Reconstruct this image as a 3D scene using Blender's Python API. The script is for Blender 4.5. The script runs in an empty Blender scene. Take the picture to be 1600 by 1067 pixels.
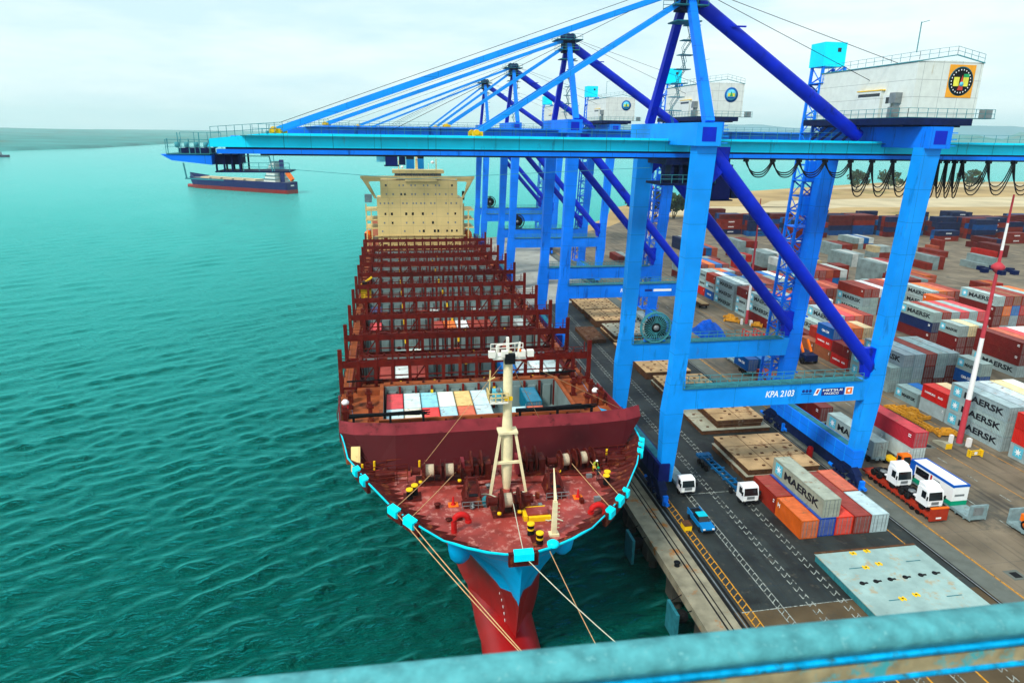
import bpy, math, random
from mathutils import Vector, Matrix
random.seed(7)
sc = bpy.context.scene
# ---------------------------------------------------------------- camera
PITCH, ROLL, YAW, CAMH = .2948, .0145, .1703, 49.36
fw = Vector((math.sin(YAW)*math.cos(PITCH), math.cos(YAW)*math.cos(PITCH), -math.sin(PITCH)))
rt0 = Vector((math.cos(YAW), -math.sin(YAW), 0)); up0 = rt0.cross(fw)
rt = rt0*math.cos(ROLL)+up0*math.sin(ROLL); upv = up0*math.cos(ROLL)-rt0*math.sin(ROLL)
cam = bpy.data.cameras.new("camera"); cam_o = bpy.data.objects.new("camera", cam)
M = Matrix((rt, upv, -fw)).transposed().to_4x4(); M.translation = (0, 0, CAMH)
cam_o.matrix_world = M
cam.lens = 36*1070.6/1600; cam.sensor_width = 36; cam.clip_start = .05; cam.clip_end = 60000
cam.dof.use_dof = True; cam.dof.focus_distance = 95; cam.dof.aperture_fstop = 5.6
sc.collection.objects.link(cam_o); sc.camera = cam_o
# ---------------------------------------------------------------- sky, sun, exposure
SUN_EL, SUN_AZ = math.radians(46), math.radians(-128)   # azimuth from +Y towards +X
w = bpy.data.worlds.new("World"); sc.world = w; w.use_nodes = True
nt = w.node_tree; nt.nodes.clear(); N = nt.nodes.new; Lk = nt.links.new
out = N('ShaderNodeOutputWorld'); sky = N('ShaderNodeTexSky'); sky.sky_type = 'NISHITA'; sky.sun_disc = False
sky.sun_elevation = SUN_EL; sky.sun_rotation = SUN_AZ; sky.air_density = 1.2; sky.dust_density = 2
b1 = N('ShaderNodeBackground'); b1.inputs[1].default_value = .12; Lk(sky.outputs[0], b1.inputs[0])
tc = N('ShaderNodeTexCoord'); mp = N('ShaderNodeMapping'); mp.inputs['Scale'].default_value = (1.3, 1.3, 6)
mp.inputs['Location'].default_value = (.7, .2, .35)
no = N('ShaderNodeTexNoise'); no.inputs['Scale'].default_value = 2.4; no.inputs['Detail'].default_value = 7; no.inputs['Roughness'].default_value = .55
cr = N('ShaderNodeValToRGB'); cr.color_ramp.elements[0].position = .36; cr.color_ramp.elements[0].color = (.60, .80, .88, 1)
cr.color_ramp.elements[1].position = .60; cr.color_ramp.elements[1].color = (.86, .96, .97, 1)
Lk(tc.outputs['Generated'], mp.inputs[0]); Lk(mp.outputs[0], no.inputs[0]); Lk(no.outputs[0], cr.inputs[0])
b2 = N('ShaderNodeBackground'); b2.inputs[1].default_value = .92; Lk(cr.outputs[0], b2.inputs[0])
mx = N('ShaderNodeMixShader'); mx.inputs[0].default_value = .93
Lk(b1.outputs[0], mx.inputs[1]); Lk(b2.outputs[0], mx.inputs[2]); Lk(mx.outputs[0], out.inputs[0])
sd = bpy.data.lights.new("sun", 'SUN'); sd.energy = 2.6; sd.angle = math.radians(10); sd.color = (1, .95, .86)
so = bpy.data.objects.new("sun", sd); sc.collection.objects.link(so)
sv = Vector((math.sin(SUN_AZ)*math.cos(SUN_EL), math.cos(SUN_AZ)*math.cos(SUN_EL), math.sin(SUN_EL)))
so.rotation_euler = sv.to_track_quat('Z', 'Y').to_euler()
sc.view_settings.view_transform = 'Standard'; sc.view_settings.look = 'None'; sc.view_settings.gamma = 1
sc.view_settings.exposure = .43
sc.cycles.use_denoising = True; sc.cycles.max_bounces = 6; sc.cycles.diffuse_bounces = 2; sc.cycles.glossy_bounces = 3
sc.cycles.volume_bounces = 1; sc.cycles.caustics_reflective = False
# ---------------------------------------------------------------- materials
MATS = {}
def mat(name, col, rough=.55, metal=0, var=.25, vs=1.2, stain=None, amt=.3, ss=.5, streak=1, bump=0, bs=3, objcol=False, roof=0, spec=.10, wear=.0, world=False, seam=0, streaks=0, tracks=0, sax=(2, 0), sky_boost=1):
    """paint or stone: base colour, soft tone variation, patches of a stain colour with a shape of their own"""
    if name in MATS: return MATS[name]
    m = bpy.data.materials.new(name); m.use_nodes = True; t = m.node_tree; B = t.nodes['Principled BSDF']; n = t.nodes.new; l = t.links.new
    co = n('ShaderNodeTexCoord'); src = co.outputs['Object']
    if world:
        g = n('ShaderNodeNewGeometry'); src = g.outputs['Position']
    n1 = n('ShaderNodeTexNoise'); n1.inputs['Scale'].default_value = vs; n1.inputs['Detail'].default_value = 6; l(src, n1.inputs[0])
    if objcol:
        oi = n('ShaderNodeObjectInfo'); base = oi.outputs['Color']
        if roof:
            rs = n('ShaderNodeVectorMath'); rs.operation = 'SCALE'; rs.inputs['Scale'].default_value = sky_boost; l(base, rs.inputs[0]); base = rs.outputs[0]
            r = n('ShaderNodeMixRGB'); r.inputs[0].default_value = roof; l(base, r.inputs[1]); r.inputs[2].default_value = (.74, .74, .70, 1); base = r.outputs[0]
    else:
        rgb = n('ShaderNodeRGB'); rgb.outputs[0].default_value = (*col, 1); base = rgb.outputs[0]
    mr = n('ShaderNodeMapRange'); mr.inputs[1].default_value = .3; mr.inputs[2].default_value = .7; mr.inputs[3].default_value = 1-var; mr.inputs[4].default_value = 1+var*.6
    l(n1.outputs[0], mr.inputs[0])
    mu = n('ShaderNodeVectorMath'); mu.operation = 'SCALE'; l(base, mu.inputs[0]); l(mr.outputs[0], mu.inputs['Scale']); cur = mu.outputs[0]
    if stain:
        mpp = n('ShaderNodeMapping'); mpp.inputs['Scale'].default_value = (1, 1, 1/streak); l(src, mpp.inputs[0])
        if objcol:
            ad = n('ShaderNodeVectorMath'); ad.operation = 'ADD'; sc_ = n('ShaderNodeVectorMath'); sc_.operation = 'SCALE'
            sc_.inputs[0].default_value = (37, 91, 53); l(oi.outputs['Random'], sc_.inputs['Scale']); l(src, ad.inputs[0]); l(sc_.outputs[0], ad.inputs[1]); l(ad.outputs[0], mpp.inputs[0])
        n2 = n('ShaderNodeTexNoise'); n2.inputs['Scale'].default_value = ss; n2.inputs['Detail'].default_value = 9; n2.inputs['Roughness'].default_value = .68; l(mpp.outputs[0], n2.inputs[0])
        r2 = n('ShaderNodeMapRange'); p = .72-.32*amt; r2.inputs[1].default_value = p-.03; r2.inputs[2].default_value = p+.07; l(n2.outputs[0], r2.inputs[0])
        mi = n('ShaderNodeMixRGB'); l(r2.outputs[0], mi.inputs[0]); l(cur, mi.inputs[1]); mi.inputs[2].default_value = (*stain, 1); cur = mi.outputs[0]
    if tracks:
        mp5 = n('ShaderNodeMapping'); mp5.inputs['Scale'].default_value = (.9, .035, 1); l(src, mp5.inputs[0]); n5 = n('ShaderNodeTexNoise'); n5.inputs['Scale'].default_value = 1; n5.inputs['Detail'].default_value = 5; l(mp5.outputs[0], n5.inputs[0])
        r5 = n('ShaderNodeMapRange'); r5.inputs[1].default_value = .52; r5.inputs[2].default_value = .68; r5.inputs[4].default_value = .6; l(n5.outputs[0], r5.inputs[0]); mi = n('ShaderNodeMixRGB'); l(r5.outputs[0], mi.inputs[0]); l(cur, mi.inputs[1]); mi.inputs[2].default_value = (.008, .009, .009, 1); cur = mi.outputs[0]
        n6 = n('ShaderNodeTexNoise'); n6.inputs['Scale'].default_value = .9; n6.inputs['Detail'].default_value = 8; l(src, n6.inputs[0]); r6 = n('ShaderNodeMapRange'); r6.inputs[1].default_value = .60; r6.inputs[2].default_value = .74; r6.inputs[4].default_value = .55; l(n6.outputs[0], r6.inputs[0]); mi = n('ShaderNodeMixRGB'); l(r6.outputs[0], mi.inputs[0]); l(cur, mi.inputs[1]); mi.inputs[2].default_value = (.10, .085, .062, 1); cur = mi.outputs[0]
    if streaks:
        mp3 = n('ShaderNodeMapping'); mp3.inputs['Scale'].default_value = (1, 1, .12); l(co.outputs['Object'], mp3.inputs[0]); n4 = n('ShaderNodeTexNoise'); n4.inputs['Scale'].default_value = 1.6; n4.inputs['Detail'].default_value = 8; n4.inputs['Roughness'].default_value = .7; l(mp3.outputs[0], n4.inputs[0])
        r4 = n('ShaderNodeMapRange'); r4.inputs[1].default_value = .66-.12*streaks; r4.inputs[2].default_value = .80; r4.inputs[4].default_value = .75; l(n4.outputs[0], r4.inputs[0]); mi = n('ShaderNodeMixRGB'); l(r4.outputs[0], mi.inputs[0]); l(cur, mi.inputs[1]); mi.inputs[2].default_value = (.11, .045, .02, 1); cur = mi.outputs[0]
    if seam:
        sx = n('ShaderNodeSeparateXYZ'); l(co.outputs['Object'], sx.inputs[0]); acc = None
        for ax_, per in ((sax[0], seam), (sax[1], seam*1.31)):
            f_ = n('ShaderNodeMath'); f_.operation = 'PINGPONG'; f_.inputs[1].default_value = per/2; l(sx.outputs[ax_], f_.inputs[0])
            g_ = n('ShaderNodeMath'); g_.operation = 'LESS_THAN'; g_.inputs[1].default_value = .035; l(f_.outputs[0], g_.inputs[0])
            if acc is None: acc = g_.outputs[0]
            else: h_ = n('ShaderNodeMath'); h_.operation = 'MAXIMUM'; l(acc, h_.inputs[0]); l(g_.outputs[0], h_.inputs[1]); acc = h_.outputs[0]
        mm = n('ShaderNodeMath'); mm.operation = 'MULTIPLY'; mm.inputs[1].default_value = .38; l(acc, mm.inputs[0])
        mi = n('ShaderNodeMixRGB'); l(mm.outputs[0], mi.inputs[0]); l(cur, mi.inputs[1]); mi.inputs[2].default_value = (.0, .02, .05, 1); cur = mi.outputs[0]
    l(cur, B.inputs['Base Color'])
    B.inputs['Roughness'].default_value = rough; B.inputs['Metallic'].default_value = metal; B.inputs['Specular IOR Level'].default_value = spec
    if bump:
        bm = n('ShaderNodeBump'); bm.inputs['Strength'].default_value = bump; bm.inputs['Distance'].default_value = .05
        n3 = n('ShaderNodeTexNoise'); n3.inputs['Scale'].default_value = bs; n3.inputs['Detail'].default_value = 5; l(src, n3.inputs[0]); l(n3.outputs[0], bm.inputs['Height']); l(bm.outputs[0], B.inputs['Normal'])
    MATS[name] = m; return m
RUST = (.16, .045, .012)
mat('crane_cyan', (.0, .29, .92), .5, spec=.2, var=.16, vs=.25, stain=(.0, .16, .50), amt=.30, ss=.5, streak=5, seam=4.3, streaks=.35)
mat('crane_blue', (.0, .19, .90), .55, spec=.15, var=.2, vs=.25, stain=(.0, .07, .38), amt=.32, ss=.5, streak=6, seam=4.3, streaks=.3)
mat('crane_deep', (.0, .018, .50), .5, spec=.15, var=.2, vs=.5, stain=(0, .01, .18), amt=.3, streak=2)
mat('crane_dark', (.004, .012, .06), .6, var=.3)
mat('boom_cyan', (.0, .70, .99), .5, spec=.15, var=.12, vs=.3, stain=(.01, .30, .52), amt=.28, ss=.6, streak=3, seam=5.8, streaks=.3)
mat('grate', (.02, .16, .20), .6, var=.3)
mat('rail_teal', (.05, .26, .30), .6, var=.2)
mat('house_white', (.66, .70, .66), .6, var=.08, stain=(.45, .40, .28), amt=.22, ss=.5, streak=6, seam=2.1, streaks=.2)
mat('window_dark', (.004, .008, .012), .12, spec=.6, var=.05)
mat('black', (.006, .007, .009), .6)
mat('rubber', (.008, .008, .009), .85)
mat('steel', (.22, .25, .26), .45, metal=.3, stain=RUST, amt=.25, ss=2)
mat('ship_brown', (.105, .010, .006), .6, var=.35, vs=.8, stain=(.26, .06, .018), amt=.45, ss=.35, world=True)
mat('ship_deck', (.30, .040, .030), .5, spec=.3, var=.45, vs=.45, stain=(.46, .17, .14), amt=.52, ss=1.25, world=True)
mat('ship_deck_aft', (.30, .075, .024), .7, var=.35, vs=.5, stain=(.09, .03, .02), amt=.4, ss=.3, world=True)
mat('break_red', (.052, .002, .004), .6, var=.15, vs=.3, stain=(.07, .008, .008), amt=.2, ss=.4, streak=6, world=True)
mat('break_cap', (.19, .020, .028), .6, var=.3, vs=.6, stain=(.07, .008, .01), amt=.45, ss=.5, world=True)
mat('lash', (.115, .007, .004), .6, var=.35, vs=1.0, stain=(.26, .055, .015), amt=.25, ss=.7, world=True)
mat('hull_cyan', (.0, .34, .68), .4, var=.15, vs=.4, stain=(.0, .20, .38), amt=.22, ss=.4, streak=5, world=True)
mat('cap_cyan', (.0, .62, .80), .4, var=.15, vs=1, stain=(.25, .25, .12), amt=.2, ss=1, world=True)
mat('box_cyan', (.0, .75, .92), .4, var=.04)
mat('hull_red', (.28, .004, .004), .38, spec=.4, var=.25, vs=.25, stain=(.16, .006, .008), amt=.4, ss=.25, streak=6, world=True)
mat('hold_grey', (.17, .235, .235), .6, var=.25, vs=.4, stain=(.10, .10, .08), amt=.35, ss=.5, streak=5, world=True)
mat('accom', (.70, .53, .22), .55, var=.08, vs=.3, stain=(.50, .33, .13), amt=.25, ss=.5, streak=6, seam=3.1, streaks=.35)
mat('mast_cream', (.78, .68, .42), .5, var=.12, vs=1.5, stain=(.45, .18, .05), amt=.15, ss=1.2, streak=3)
mat('mast_white', (.80, .78, .70), .5, var=.08, stain=(.5, .2, .06), amt=.2, ss=1.5)
mat('drum_white', (.52, .43, .30), .8, var=.25, vs=8)
mat('machinery', (.075, .008, .006), .55, var=.4, stain=(.22, .06, .02), amt=.4, ss=1)
mat('gear_yellow', (.60, .27, .02), .6, var=.3, vs=2, stain=(.20, .06, .01), amt=.4, ss=1.5)
mat('yellow', (.85, .52, .01), .5, var=.12, vs=2, stain=(.25, .10, .01), amt=.15, ss=2)
mat('orange', (.85, .16, .008), .5, var=.15, stain=(.2, .05, .01), amt=.15, ss=2)
mat('signal_red', (.50, .012, .012), .5, var=.12)
mat('rope', (.55, .33, .16), .9, var=.2, vs=5)
mat('rope_pale', (.55, .55, .42), .9, var=.2, vs=5)
mat('white', (.82, .83, .82), .4, var=.05)
mat('letter_white', (.85, .88, .88), .5, var=.02)
mat('letter_black', (.012, .016, .022), .5, var=.02)
mat('letter_navy', (.01, .03, .22), .5, var=.02)
mat('star_blue', (.10, .50, .66), .5, var=.1, vs=2)
mat('cont_side', (1, 1, 1), .5, objcol=True, var=.16, vs=.8, stain=(.17, .085, .045), amt=.22, ss=.9, streak=3)
mat('cont_roof_skylit', (1, 1, 1), .6, objcol=True, sky_boost=1.3, roof=.05, var=.22, vs=.8, stain=(.24, .13, .07), amt=.34, ss=.8)  # side paint lightened on roofs, sky light put into the colour
mat('cont_door', (1, 1, 1), .5, objcol=True, roof=.08, var=.18, vs=1.2, stain=(.2, .10, .05), amt=.2, ss=1.2, streak=2)
mat('pontoon_rust', (.50, .33, .165), .8, var=.4, vs=.35, stain=(.15, .05, .015), amt=.38, ss=.45, streak=1)
mat('pontoon_side', (.10, .045, .022), .8, var=.4, stain=(.2, .15, .1), amt=.35, ss=.8)
mat('pontoon_grey', (.36, .36, .27), .8, var=.3, vs=.4, stain=(.20, .09, .04), amt=.38, ss=.4)
mat('pontoon_cyan', (.29, .42, .40), .65, var=.22, vs=.5, stain=(.36, .32, .22), amt=.40, ss=.6, streaks=.3)
mat('pontoon_cyan_side', (.03, .20, .23), .6, var=.25, stain=(.14, .08, .04), amt=.3, ss=.8)
mat('apron', (.021, .028, .027), .75, var=.5, vs=.22, stain=(.007, .009, .009), amt=.55, ss=.13, bump=.3, bs=2, world=True, spec=.35, tracks=1, seam=5.2, sax=(0, 1))
mat('apron_tan', (.095, .068, .038), .8, var=.3, vs=.3, stain=(.06, .052, .04), amt=.4, ss=.25, world=True)
mat('yard', (.175, .140, .095), .8, var=.45, vs=.15, stain=(.085, .078, .060), amt=.5, ss=.09, bump=.3, bs=2, world=True, spec=.35, tracks=1, seam=5.2, sax=(0, 1))
mat('concrete', (.26, .24, .17), .8, var=.35, vs=.6, stain=(.32, .12, .02), amt=.42, ss=.35, world=True)
mat('concrete_pale', (.12, .135, .12), .8, var=.2, vs=.6, stain=(.16, .15, .12), amt=.3, ss=.5, world=True)
mat('concrete_dark', (.05, .05, .042), .85, var=.4, vs=.4, stain=(.12, .08, .04), amt=.3, ss=.5, streak=3, world=True)
mat('rail_dark', (.010, .010, .010), .7, var=.3, world=True)
mat('mark_white', (.30, .33, .30), .7, var=.4, vs=2, stain=(.06, .065, .06), amt=.62, ss=1.6, world=True)
mat('mark_yellow', (.55, .25, .02), .7, var=.3, vs=2, stain=(.09, .07, .04), amt=.52, ss=1.8, world=True)
mat('sand', (.40, .28, .13), .95, var=.35, vs=.02, stain=(.16, .15, .05), amt=.40, ss=.016, world=True)
mat('sand_pale', (.50, .42, .27), .95, var=.25, vs=.03, world=True)
mat('foliage', (.020, .052, .022), .8, var=.5, vs=.3, spec=.2)
mat('foliage_light', (.05, .10, .03), .8, var=.5, vs=.3, spec=.2)
mat('far_green_hazed', (.04, .22, .21), .95, var=.45, vs=.006, stain=(.10, .13, .08), amt=.35, ss=.004, world=True)  # turquoise fade of distance haze is mixed into this green
mat('pale_slab', (.34, .35, .31), .8, var=.25, vs=.15, stain=(.20, .20, .17), amt=.4, ss=.12, world=True)
mat('far_hill_hazed', (.05, .19, .26), .95, var=.3, vs=.001, world=True)  # blue of the distance haze is put into the hill colour
mat('bark', (.06, .045, .03), .9)
mat('skin', (.25, .12, .07), .6); mat('overalls', (.02, .03, .035), .8); mat('hivis', (.45, .55, .05), .7); mat('helmet_green', (.0, .30, .12), .4)
mat('truck_white', (.80, .83, .84), .3, var=.03)
mat('pickup_blue', (.0, .18, .48), .3, var=.05)
mat('pickup_roof', (.0, .50, .62), .3, var=.05)
mat('trailer_blue', (.0, .09, .24), .5, var=.3, stain=RUST, amt=.2, ss=2)
mat('trailer_red', (.36, .030, .012), .5, var=.25, stain=(.12, .04, .02), amt=.3, ss=1)
mat('trailer_grey', (.22, .32, .34), .6, var=.25, stain=(.15, .10, .06), amt=.25, ss=1)
mat('bus_blue', (.0, .09, .45), .3, var=.03); mat('bus_green', (.0, .30, .16), .3, var=.03)
mat('tail_red', (.5, .01, .01), .3); mat('lamp_glass', (.8, .8, .75), .1)
mat('mastred', (.50, .05, .07), .5, var=.12)
mat('railing_paint', (.08, .32, .35), .55, var=.35, vs=30, stain=(.14, .38, .40), amt=.36, ss=75, bump=.10, bs=60)
mat('railing_bright', (.0, .34, .66), .4, var=.45, vs=40, stain=(.03, .12, .14), amt=.38, ss=36)
mat('railing_worn', (.34, .27, .15), .7, var=.35, vs=30, stain=(.06, .34, .36), amt=.46, ss=20)
mat('navy_hull', (.006, .012, .12), .45, var=.15); mat('emb_orange', (.85, .36, .03), .6, var=.12, vs=1); mat('emb_teal', (.0, .11, .15), .5, var=.5, vs=2)
mat('emb_yellow', (.75, .70, .08), .5); mat('emb_blue', (.0, .10, .36), .5, var=.05); mat('emb_green', (.02, .35, .12), .5)
mat('emb_red', (.6, .06, .04), .5); mat('emb_sky', (.12, .55, .75), .5)
mat('tarp_blue', (.0, .10, .62), .5, var=.25); mat('teal_flat', (.0, .30, .24), .6, var=.3, stain=RUST, amt=.2)
# water
def water_mat():
    m = bpy.data.materials.new('water'); m.use_nodes = True; t = m.node_tree; B = t.nodes['Principled BSDF']; n = t.nodes.new; l = t.links.new
    g = n('ShaderNodeNewGeometry')
    def ns(rot, scl, s, det, ro, dist=.4):
        mp = n('ShaderNodeMapping'); mp.inputs['Rotation'].default_value = (0, 0, rot); mp.inputs['Scale'].default_value = scl; l(g.outputs['Position'], mp.inputs[0])
        a = n('ShaderNodeTexNoise'); a.inputs['Scale'].default_value = s; a.inputs['Detail'].default_value = det; a.inputs['Roughness'].default_value = ro; a.inputs['Distortion'].default_value = dist; l(mp.outputs[0], a.inputs[0]); return a.outputs[0]
    def ma(op, a, b, c=None):
        q = n('ShaderNodeMath'); q.operation = op
        for i, v in enumerate((a, b, c)):
            if v is None: continue
            if isinstance(v, (int, float)): q.inputs[i].default_value = v
            else: l(v, q.inputs[i])
        return q.outputs[0]
    a = ns(-.5, (.55, 1.25, 1), .55, 7, .55, .3); b = ns(-.15, (.45, 1.0, 1), .075, 3, .5); c2 = ns(.5, (.7, 1.2, 1), .9, 4, .6)
    rdg = ma('SUBTRACT', 1.0, ma('ABSOLUTE', ma('MULTIPLY_ADD', a, 2.0, -1.0), 0))     # sharp crests
    h = ma('ADD', ma('MULTIPLY', rdg, .8), ma('ADD', ma('MULTIPLY', b, .6), ma('MULTIPLY', c2, .2)))
    bm = n('ShaderNodeBump'); bm.inputs['Strength'].default_value = 1; bm.inputs['Distance'].default_value = 1.6; sp_ = n('ShaderNodeSeparateXYZ'); l(g.outputs['Position'], sp_.inputs[0]); fr = n('ShaderNodeMapRange'); fr.inputs[1].default_value = 120; fr.inputs[1].default_value = 60; fr.inputs[2].default_value = 900; fr.inputs[3].default_value = 1; fr.inputs[4].default_value = .45; fr.interpolation_type = 'SMOOTHERSTEP'; l(sp_.outputs[1], fr.inputs[0]); pt = ns(.3, (1, 1, 1), .018, 4, .6); pr_ = n('ShaderNodeMapRange'); pr_.inputs[1].default_value = .35; pr_.inputs[2].default_value = .65; pr_.inputs[3].default_value = .85; pr_.inputs[4].default_value = 1.08; l(pt, pr_.inputs[0]); l(ma('MULTIPLY', fr.outputs[0], pr_.outputs[0]), bm.inputs['Strength']); l(h, bm.inputs['Height'])
    c = ns(0, (1, 1, 1), .007, 5, .5)
    r = n('ShaderNodeValToRGB'); r.color_ramp.elements[0].position = .35; r.color_ramp.elements[0].color = (.0, .036, .022, 1)
    r.color_ramp.elements[1].position = .7; r.color_ramp.elements[1].color = (.0, .052, .034, 1); l(c, r.inputs[0])
    lw = n('ShaderNodeLayerWeight'); lw.inputs[0].default_value = .5; r3 = n('ShaderNodeMapRange'); r3.inputs[1].default_value = .47; r3.inputs[2].default_value = .97; l(lw.outputs['Facing'], r3.inputs[0]); mb_ = n('ShaderNodeMixRGB'); l(r3.outputs[0], mb_.inputs[0]); l(r.outputs[0], mb_.inputs[1]); mb_.inputs[2].default_value = (.05, .44, .41, 1)  # body colour lightens at grazing view, sky sheen put into the colour
    t.nodes.remove(B); df = n('ShaderNodeBsdfDiffuse'); gl = n('ShaderNodeBsdfGlossy'); fz = n('ShaderNodeFresnel'); fz.inputs[0].default_value = 1.38; mx_ = n('ShaderNodeMixShader')
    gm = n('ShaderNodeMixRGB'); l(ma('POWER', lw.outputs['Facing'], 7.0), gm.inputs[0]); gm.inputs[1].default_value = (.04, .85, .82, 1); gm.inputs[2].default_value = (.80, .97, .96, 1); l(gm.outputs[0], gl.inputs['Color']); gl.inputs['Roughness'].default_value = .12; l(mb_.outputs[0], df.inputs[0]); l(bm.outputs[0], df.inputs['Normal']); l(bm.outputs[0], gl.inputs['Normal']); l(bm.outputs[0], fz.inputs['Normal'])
    l(fz.outputs[0], mx_.inputs[0]); l(df.outputs[0], mx_.inputs[1]); l(gl.outputs[0], mx_.inputs[2]); l(mx_.outputs[0], t.nodes['Material Output'].inputs[0])
    MATS['water'] = m
water_mat()
# ---------------------------------------------------------------- mesh builder
class MB:
    def __init__(s): s.v = []; s.f = []; s.mi = []; s.sm = []; s.mats = []; s.cur = 0
    def use(s, name):
        if name not in s.mats: s.mats.append(name)
        s.cur = s.mats.index(name); return s
    def add(s, vs, fs, smooth=False):
        if not s.mats: s.use('steel')
        o = len(s.v); s.v += [tuple(v) for v in vs]
        for f in fs: s.f.append(tuple(i+o for i in f)); s.mi.append(s.cur); s.sm.append(smooth)
        return s
    def box(s, x0, y0, z0, x1, y1, z1):
        return s.hexa([(x0, y0, z0), (x1, y0, z0), (x1, y1, z0), (x0, y1, z0)], [(x0, y0, z1), (x1, y0, z1), (x1, y1, z1), (x0, y1, z1)])
    def hexa(s, a, b):
        n = len(a); fs = [tuple(reversed(range(n))), tuple(range(n, 2*n))]+[(i, (i+1) % n, n+(i+1) % n, n+i) for i in range(n)]
        return s.add(list(a)+list(b), fs)
    def prism(s, poly, z0, z1): return s.hexa([(p[0], p[1], z0) for p in poly], [(p[0], p[1], z1) for p in poly])
    def prismx(s, poly, x0, x1): return s.hexa([(x0, p[0], p[1]) for p in poly], [(x1, p[0], p[1]) for p in poly])
    def prismy(s, poly, y0, y1): return s.hexa([(p[0], y0, p[1]) for p in poly], [(p[0], y1, p[1]) for p in poly])
    def bar(s, a, b, w, h=None, w2=None, h2=None, up=(0, 0, 1)):
        a = Vector(a); b = Vector(b); d = (b-a).normalized(); u = Vector(up)
        if abs(d.dot(u)) > .98: u = Vector((0, 1, 0))
        x = d.cross(u).normalized(); y = x.cross(d).normalized()
        h = h or w; w2 = w2 or w; h2 = h2 or h
        q = lambda c, W, H: [c-x*W/2-y*H/2, c+x*W/2-y*H/2, c+x*W/2+y*H/2, c-x*W/2+y*H/2]
        return s.hexa(q(a, w, h), q(b, w2, h2))
    def tube(s, pts, r, n=8, r2=None):
        pts = [Vector(p) for p in pts]; vs = []; fs = []; k = len(pts)
        for i, p in enumerate(pts):
            d = (pts[min(i+1, k-1)]-pts[max(i-1, 0)]).normalized(); u = Vector((0, 0, 1)) if abs(d.z) < .95 else Vector((0, 1, 0))
            x = d.cross(u).normalized(); y = x.cross(d); rr = r if r2 is None else r+(r2-r)*i/(k-1)
            for j in range(n): a = 2*math.pi*j/n; vs.append(p+x*math.cos(a)*rr+y*math.sin(a)*rr)
        for i in range(k-1):
            for j in range(n): fs.append((i*n+j, i*n+(j+1) % n, (i+1)*n+(j+1) % n, (i+1)*n+j))
        s.add(vs, fs, n > 5); s.add(vs[:n], [tuple(reversed(range(n)))]); s.add(vs[-n:], [tuple(range(n))]); return s
    def lathe(s, c, prof, axis='z', n=16):
        c = Vector(c); vs = []; fs = []
        for r, h in prof:
            for j in range(n):
                a = 2*math.pi*j/n; p = (r*math.cos(a), r*math.sin(a), h)
                if axis == 'x': p = (h, p[0], p[1])
                if axis == 'y': p = (p[0], h, p[1])
                vs.append(c+Vector(p))
        k = len(prof)
        for i in range(k-1):
            for j in range(n): fs.append((i*n+j, i*n+(j+1) % n, (i+1)*n+(j+1) % n, (i+1)*n+j))
        s.add(vs, fs, True); s.add(vs[:n], [tuple(range(n))]); s.add(vs[-n:], [tuple(range(n))]); return s
    def railing(s, a, b, h=1.1, n=None, r=.03):
        a = Vector(a); b = Vector(b); L = (b-a).length; n = n or max(1, round(L/1.6)); z = Vector((0, 0, 1))
        for i in range(n+1):
            p = a.lerp(b, i/n); s.bar(p, p+z*h, r*2)
        for k in (.5, 1): s.bar(a+z*h*k, b+z*h*k, r*2)
        return s
ORG = {}
def org(o): return ORG.get(o.name, Vector((0, 0, 0)))
def mk(name, mb, parent=None, mats=None, absolute=True, label=None, loc=None):
    me = bpy.data.meshes.new(name); o_ = org(parent) if parent and absolute else Vector((0, 0, 0))
    if loc is not None: o_ = Vector(loc)
    me.from_pydata([tuple(Vector(v)-o_) for v in mb.v], [], mb.f); me.update()
    for m in (mats or mb.mats or ['steel']): me.materials.append(MATS[m])
    me.polygons.foreach_set('material_index', mb.mi); me.polygons.foreach_set('use_smooth', mb.sm)
    import bmesh
    bm = bmesh.new(); bm.from_mesh(me); bmesh.ops.recalc_face_normals(bm, faces=bm.faces); bm.to_mesh(me); bm.free()
    o = bpy.data.objects.new(name, me); sc.collection.objects.link(o)
    if parent: o.parent = parent; ORG[o.name] = o_
    elif loc is not None: o.location = loc
    if label: o['label'] = label
    return o
def thing(name, label, cat, loc=(0, 0, 0), group=None, rz=0):
    o = bpy.data.objects.new(name, None); sc.collection.objects.link(o); o.location = loc; o.rotation_euler = (0, 0, rz); o.empty_display_size = 1
    o['label'] = label; o['category'] = cat
    if group: o['group'] = group
    ORG[o.name] = Vector(loc); return o
def tagm(o, label, cat, group=None):
    o['label'] = label; o['category'] = cat
    if group: o['group'] = group
    return o
def struct(name, mb, loc=None):
    o = mk(name, mb, loc=loc); o['kind'] = 'structure'; return o
def text_mesh(txt, mname, shear=0, off=.0):
    c = bpy.data.curves.new('t', 'FONT'); c.body = txt; c.size = 1; c.shear = shear; c.offset = off; c.align_x = 'LEFT'; c.extrude = .0; c.resolution_u = 3
    o = bpy.data.objects.new('t', c); sc.collection.objects.link(o); dg = bpy.context.evaluated_depsgraph_get()
    me = bpy.data.meshes.new_from_object(o.evaluated_get(dg)); bpy.data.objects.remove(o)
    me.materials.clear(); vs = [v.co.copy() for v in me.vertices]; fs = [tuple(p.vertices) for p in me.polygons]
    x0 = min(v.x for v in vs); x1 = max(v.x for v in vs); y0 = min(v.y for v in vs); y1 = max(v.y for v in vs)
    return [((v.x-x0)/(x1-x0), (v.y-y0)/(y1-y0)) for v in vs], fs
def put_text(mb, txt, orgp, ux, uy, wid, hgt, mname, shear=0, off=.02):
    """lay flat letters: origin = lower left corner, ux/uy unit vectors, width and cap height"""
    vs, fs = text_mesh(txt, mname, shear, off); o = Vector(orgp); ux = Vector(ux); uy = Vector(uy)
    mb.use(mname); mb.add([o+ux*(u*wid)+uy*(v*hgt) for u, v in vs], fs)
    return mb
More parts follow.
